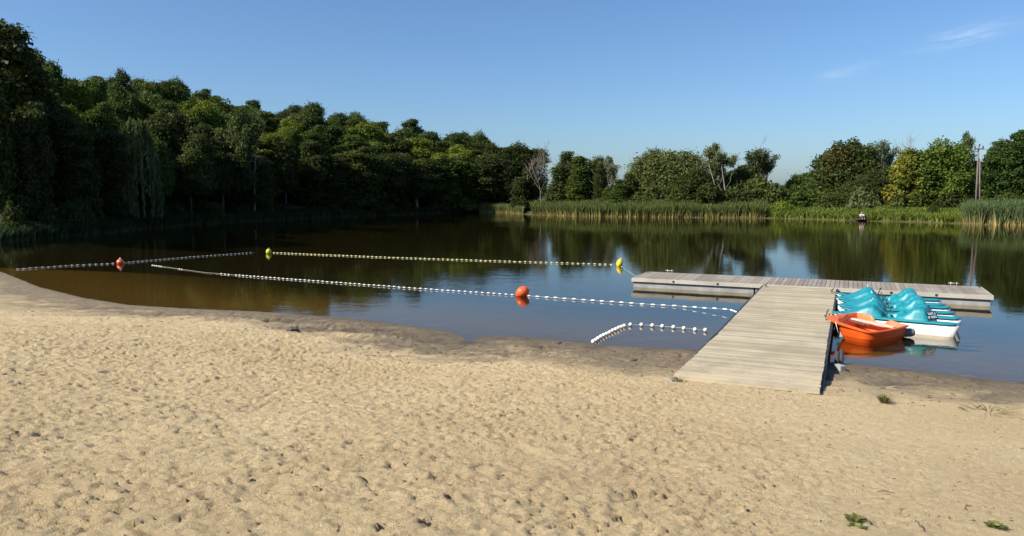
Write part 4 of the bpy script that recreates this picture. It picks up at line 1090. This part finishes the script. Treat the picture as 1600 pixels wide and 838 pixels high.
def skin_fig(name, verts, edges, rad, mat, parent, sub=2):
    me = bpy.data.meshes.new(name); me.from_pydata(verts, edges, []); o = bpy.data.objects.new(name, me); COL.objects.link(o)
    m = o.modifiers.new('s', 'SKIN'); m.use_smooth_shade = True
    for i, r_ in enumerate(rad): me.skin_vertices[0].data[i].radius = (r_, r_) if not hasattr(r_, '__len__') else r_
    me.skin_vertices[0].data[0].use_root = True
    s = o.modifiers.new('u', 'SUBSURF'); s.levels = sub; s.render_levels = sub
    dg = bpy.context.evaluated_depsgraph_get(); ev = o.evaluated_get(dg); m2 = bpy.data.meshes.new_from_object(ev)
    bpy.data.objects.remove(o); m2.name = name
    return link(name, m2, mat, parent)
def angler():
    Y = shoreY(1345)+.5; x, y, g = bank_pt(1345, Y)
    # landing stage of dark boards
    st = empty('fishing_stage', (x+.5, y-.4, 0)); tag(st, 'low dark fishing stage at the water under the grassy bank', 'jetty')
    mb = MB()
    for k in range(14): mb.box((-1.7+k*.26, 0, .24), (.24, 1.1, .05))
    mb.build('stage_deck', BROWNWOOD, st)
    for px_ in (-1.6, 0, 1.7):
        for py_ in (-.45, .45):
            mb = MB(); mb.tube([(px_, py_, -1), (px_, py_, .22)], .05, 8); mb.build('stage_post', BROWNWOOD, st)
    p = empty('person', (x, y-.35, .27)); tag(p, 'person sitting at the water edge in a light shirt with a fishing rod', 'person')
    # seated facing the camera (−y), knees drawn up
    V = [(0,.10,.14),(0,.09,.32),(0,.05,.50),(0,.03,.60),(0,.01,.68),(0,0,.78),
         (.19,.04,.53),(.25,-.08,.33),(.14,-.30,.30),(.10,-.36,.29),
         (-.19,.04,.53),(-.25,-.08,.33),(-.14,-.30,.30),(-.10,-.36,.29),
         (.10,.02,.12),(.15,-.32,.36),(.13,-.42,.03),(.13,-.54,0.0),
         (-.10,.02,.12),(-.15,-.32,.36),(-.13,-.42,.03),(-.13,-.54,0.0)]
    E_ = [(0,1),(1,2),(2,3),(3,4),(4,5),(2,6),(6,7),(7,8),(8,9),(2,10),(10,11),(11,12),(12,13),(0,14),(14,15),(15,16),(16,17),(0,18),(18,19),(19,20),(20,21)]
    R_ = [.15,.145,.15,.065,.085,.075,.065,.05,.036,.03,.065,.05,.036,.03,.10,.075,.05,.035,.10,.075,.05,.035]
    skin_fig('body', V, E_, R_, SKIN, p)
    Vs = [(0,.10,.16),(0,.09,.32),(0,.05,.52),(.2,.04,.53),(.245,-.06,.36),(-.2,.04,.53),(-.245,-.06,.36)]
    skin_fig('shirt', Vs, [(0,1),(1,2),(2,3),(3,4),(2,5),(5,6)], [.168,.163,.16,.085,.068,.085,.068], SHIRT, p)
    Vt = [(0,.10,.12),(.10,.02,.12),(.15,-.32,.36),(.13,-.42,.08),(-.10,.02,.12),(-.15,-.32,.36),(-.13,-.42,.08)]
    skin_fig('trousers', Vt, [(0,1),(1,2),(2,3),(0,4),(4,5),(5,6)], [.17,.12,.092,.065,.12,.092,.065], JEANS, p)
    mb = MB(); mb.ball((0, .03, .775), .098, 1.0, 12); mb.build('hair', HAIR, p)
    rd = MB(); rd.tube([(-.05, -.34, .28), (-.9, -1.2, .75), (-2.4, -2.6, 1.35)], [.012, .009, .004], 6); o = rd.build('fishing_rod', RUBBER); o.location = p.location
    tag(o, 'thin dark fishing rod held by the seated person', 'fishing rod')
    lg = MB(); lg.tube([(0, 0, 0), (.5, .3, .42), (1.05, .6, .8)], [.09, .08, .06], 8); o = lg.build('driftwood_log', RUBBER); o.location = (x+.75, y+.1, .3); tag(o, 'dark log slanting up the bank right of the seated person', 'log')
angler()
x, y, g = bank_pt(1373.5, shoreY(1373)+6.5)
bn = empty('rubbish_bin', (x, y, g+.35)); tag(bn, 'green rubbish bin standing in the grass up the bank from the angler', 'bin')
mb = MB(); mb.lathe([(0, 0), (.2, 0), (.26, .75), (.23, .75), (.18, .05), (0, .04)], (0, 0, 0), 16); mb.build('bin_body', GREENP, bn)
mb = MB(); mb.lathe([(.27, .72), (.28, .76), (.26, .79), (.24, .76)], (0, 0, 0), 16); mb.build('bin_rim', GREENP, bn)

# ------------------------------------------------------------------ small things on the beach
def tuft(px, py, r_, h, n, seed, label, col, broad=False):
    z = 1.0
    for _ in range(8): x, y = P(px, py, z); z = ground_z(x, y)
    rs = np.random.default_rng(seed); V = []; F = []
    for k in range(n):
        a = rs.uniform(0, 6.28); q = rs.random()**.7*r_; bx, by = math.cos(a)*q*.5, math.sin(a)*q*.5
        ln = rs.uniform(.3, 1.1)*r_; hh = h*rs.uniform(.4, 1.1); dx, dy = math.cos(a)*ln, math.sin(a)*ln
        w = (.012 if broad else .0035)*rs.uniform(.7, 1.4); px_, py_ = -math.sin(a)*w, math.cos(a)*w
        i = len(V)
        V += [(bx-px_*.6, by-py_*.6, -.02), (bx+px_*.6, by+py_*.6, -.02), (bx+dx*.45+px_*1.4, by+dy*.45+py_*1.4, hh*.75), (bx+dx*.45-px_*1.4, by+dy*.45-py_*1.4, hh*.75), (bx+dx, by+dy, hh)]
        F.append((i, i+1, i+2, i+3)); F.append((i+3, i+2, i+4, i+4))
    me = bpy.data.meshes.new('t'); me.from_pydata(V, [], [f if f[2] != f[3] else f[:3] for f in F])
    attr(me, 'rnd', np.repeat(rs.random(n), 2), 'FACE'); attr(me, 'dry', rs.random(len(V))*.35)
    o = link('grass_tuft' if not broad else 'weed', me, BLADE); o.location = (x, y, z+.01); o.color = (*col, 1)
    return tag(o, label, 'plant')
tuft(1382, 629, .13, .10, 130, 1, 'dark grass tuft on the sand right of the pier ramp', (.07, .09, .03))
tuft(1336, 817, .062, .035, 60, 2, 'green weed low in the sand near the bottom edge, upper of a pair', (.07, .10, .03), True)
tuft(1338, 829, .055, .03, 50, 3, 'green weed low in the sand near the bottom edge, lower of a pair', (.07, .10, .03), True)
tuft(1556, 827, .058, .032, 60, 4, 'bright green weed in the sand at the bottom right corner', (.08, .12, .03), True)
tuft(1224, 602, .16, .05, 60, 5, 'straggly weed growing at the foot of the pier ramp', (.09, .10, .04))
tuft(1232, 594, .12, .03, 30, 6, 'thin dry grass wisp lying on the lower ramp planks', (.08, .08, .04))
tuft(1545, 645, .4, .015, 60, 7, 'sprawling sparse creeping grass at the right near the wet sand', (.09, .10, .045))
tuft(1060, 596, .14, .05, 60, 8, 'sparse weed beside the stone at the left ramp corner', (.09, .10, .04))
def rock(px, py, r_, seed, label, mat, name='stone', cat='stone', fl=.6):
    z = .2
    for _ in range(8): x, y = P(px, py, z); z = ground_z(x, y)
    rs = random.Random(seed); bm = bmesh.new(); bmesh.ops.create_icosphere(bm, subdivisions=3, radius=1)
    for v_ in bm.verts:
        q = 1+.35*(float(vnoise(np.array([v_.co.x*1.7+seed]), np.array([v_.co.y*1.7+v_.co.z*1.3]), seed)[0])-.5)+rs.uniform(-.03, .03)
        v_.co = Vector((v_.co.x*r_*1.3*q, v_.co.y*r_*q, v_.co.z*r_*fl*q))
    me = bpy.data.meshes.new(name); bm.to_mesh(me); bm.free(); o = link(name, me, mat); o.location = (x, y, z+r_*.15); o.rotation_euler = (0, 0, rs.uniform(0, 3))
    return tag(o, label, cat)
rock(456, 517, .13, 1, 'dark clod of wet mud on the beach left of the wet hollow', ROCK, 'mud_clod', 'mud clod')
rock(517, 516, .06, 2, 'small whitish stone in the wet hollow', STONE)
rock(1049, 594, .09, 3, 'flat grey stone at the left foot of the pier ramp', STONE, fl=.3)
rock(869, 536, .08, 4, 'dark lump of mud at the edge of the water, mid beach', ROCK, 'mud_clod', 'mud clod', .4)
rock(990, 563, .07, 5, 'small dark mud lump left of the pier ramp', ROCK, 'mud_clod', 'mud clod', .4)
def stick(px, py, L, rz, label, mat=DEADWOOD, r_=.008):
    z = .5
    for _ in range(8): x, y = P(px, py, z); z = ground_z(x, y)
    mb = MB(); mb.tube([(-L/2, 0, .02), (-L*.1, L*.06, .035), (L/2, 0, .02)], [r_*.6, r_, r_*.5], 6); mb.tube([(0, .02, .03), (L*.2, L*.14, .04)], [r_*.6, r_*.3], 5)
    o = mb.build('twig', mat); o.location = (x, y, z+.012); o.rotation_euler = (0, 0, rz); return tag(o, label, 'twig')
stick(1432, 574, .55, -.3, 'thin reed stalk at the water line right of the pier, nearest the pier', DEADWOOD, .004)
stick(1520, 592, .45, -.4, 'thin reed stalk at the water line near the right edge', DEADWOOD, .004)
stick(1590, 601, .35, .1, 'short dry stalk on the wet sand at the right edge', DEADWOOD, .004)
stick(1512, 800, .12, .6, 'small dark twig on the smooth sand at the lower right', BROWNWOOD, .005)
stick(1384, 776, .14, -.2, 'thin twig lying above the pair of green weeds', BROWNWOOD, .004)
stick(1435, 826, .10, 1.3, 'little brown twig at the bottom between the weeds', BROWNWOOD, .006)
stick(288, 489, .6, -.7, 'thin dry stick at the waterline on the left beach', DEADWOOD, .004)
stick(1410, 806, .13, .9, 'bent dark twig right of the pair of green weeds', BROWNWOOD, .004)

# scattered specks of bark and dark crumbs on the sand
def debris():
    rs = np.random.default_rng(5); n = 4200
    x = rs.uniform(-14, 12, n); y = 4.2+17*rs.random(n)**1.0; d = lake_dist(x, y); k = d > .15; x, y, d = x[k], y[k], d[k]; n = len(x)
    z = base_height(x, y, d)
    # find the true surface height from the ground mesh
    from mathutils.bvhtree import BVHTree
    gm = bpy.data.objects['ground']
    zz = []
    bpy.context.view_layer.update()
    for a, b, c in zip(x, y, z):
        hit, loc, nr, fi = gm.ray_cast(Vector((a, b, 6)), Vector((0, 0, -1))); zz.append(loc.z if hit else c)
    zz = np.array(zz)
    s = rs.uniform(.004, .014, n)*(1+(d < 4.2)*1.0); an = rs.uniform(0, 3.14, n)
    V = []; F = []
    for i in range(n):
        ca, sa = math.cos(an[i]), math.sin(an[i]); L = s[i]*rs.uniform(1, 2.6); w = s[i]*.6; h = s[i]*.6
        b = len(V)
        for (p, q, r_) in ((-L, -w, 0), (L, -w*.7, 0), (L*.8, w, 0), (-L*.9, w*.8, 0), (-L*.4, -w*.3, h), (L*.5, w*.2, h)):
            V.append((x[i]+p*ca-q*sa, y[i]+p*sa+q*ca, zz[i]+r_-.002))
        F += [(b, b+1, b+5), (b, b+5, b+4), (b+1, b+2, b+5), (b+2, b+3, b+4), (b+2, b+4, b+5), (b+3, b, b+4)]
    o = link('beach_debris', mesh_np('beach_debris', V, F), BROWNWOOD); tag(o, 'scattered dark crumbs of bark and twigs on the sand', 'beach debris', kind='stuff')
debris()
print('objects', len(COL.objects))
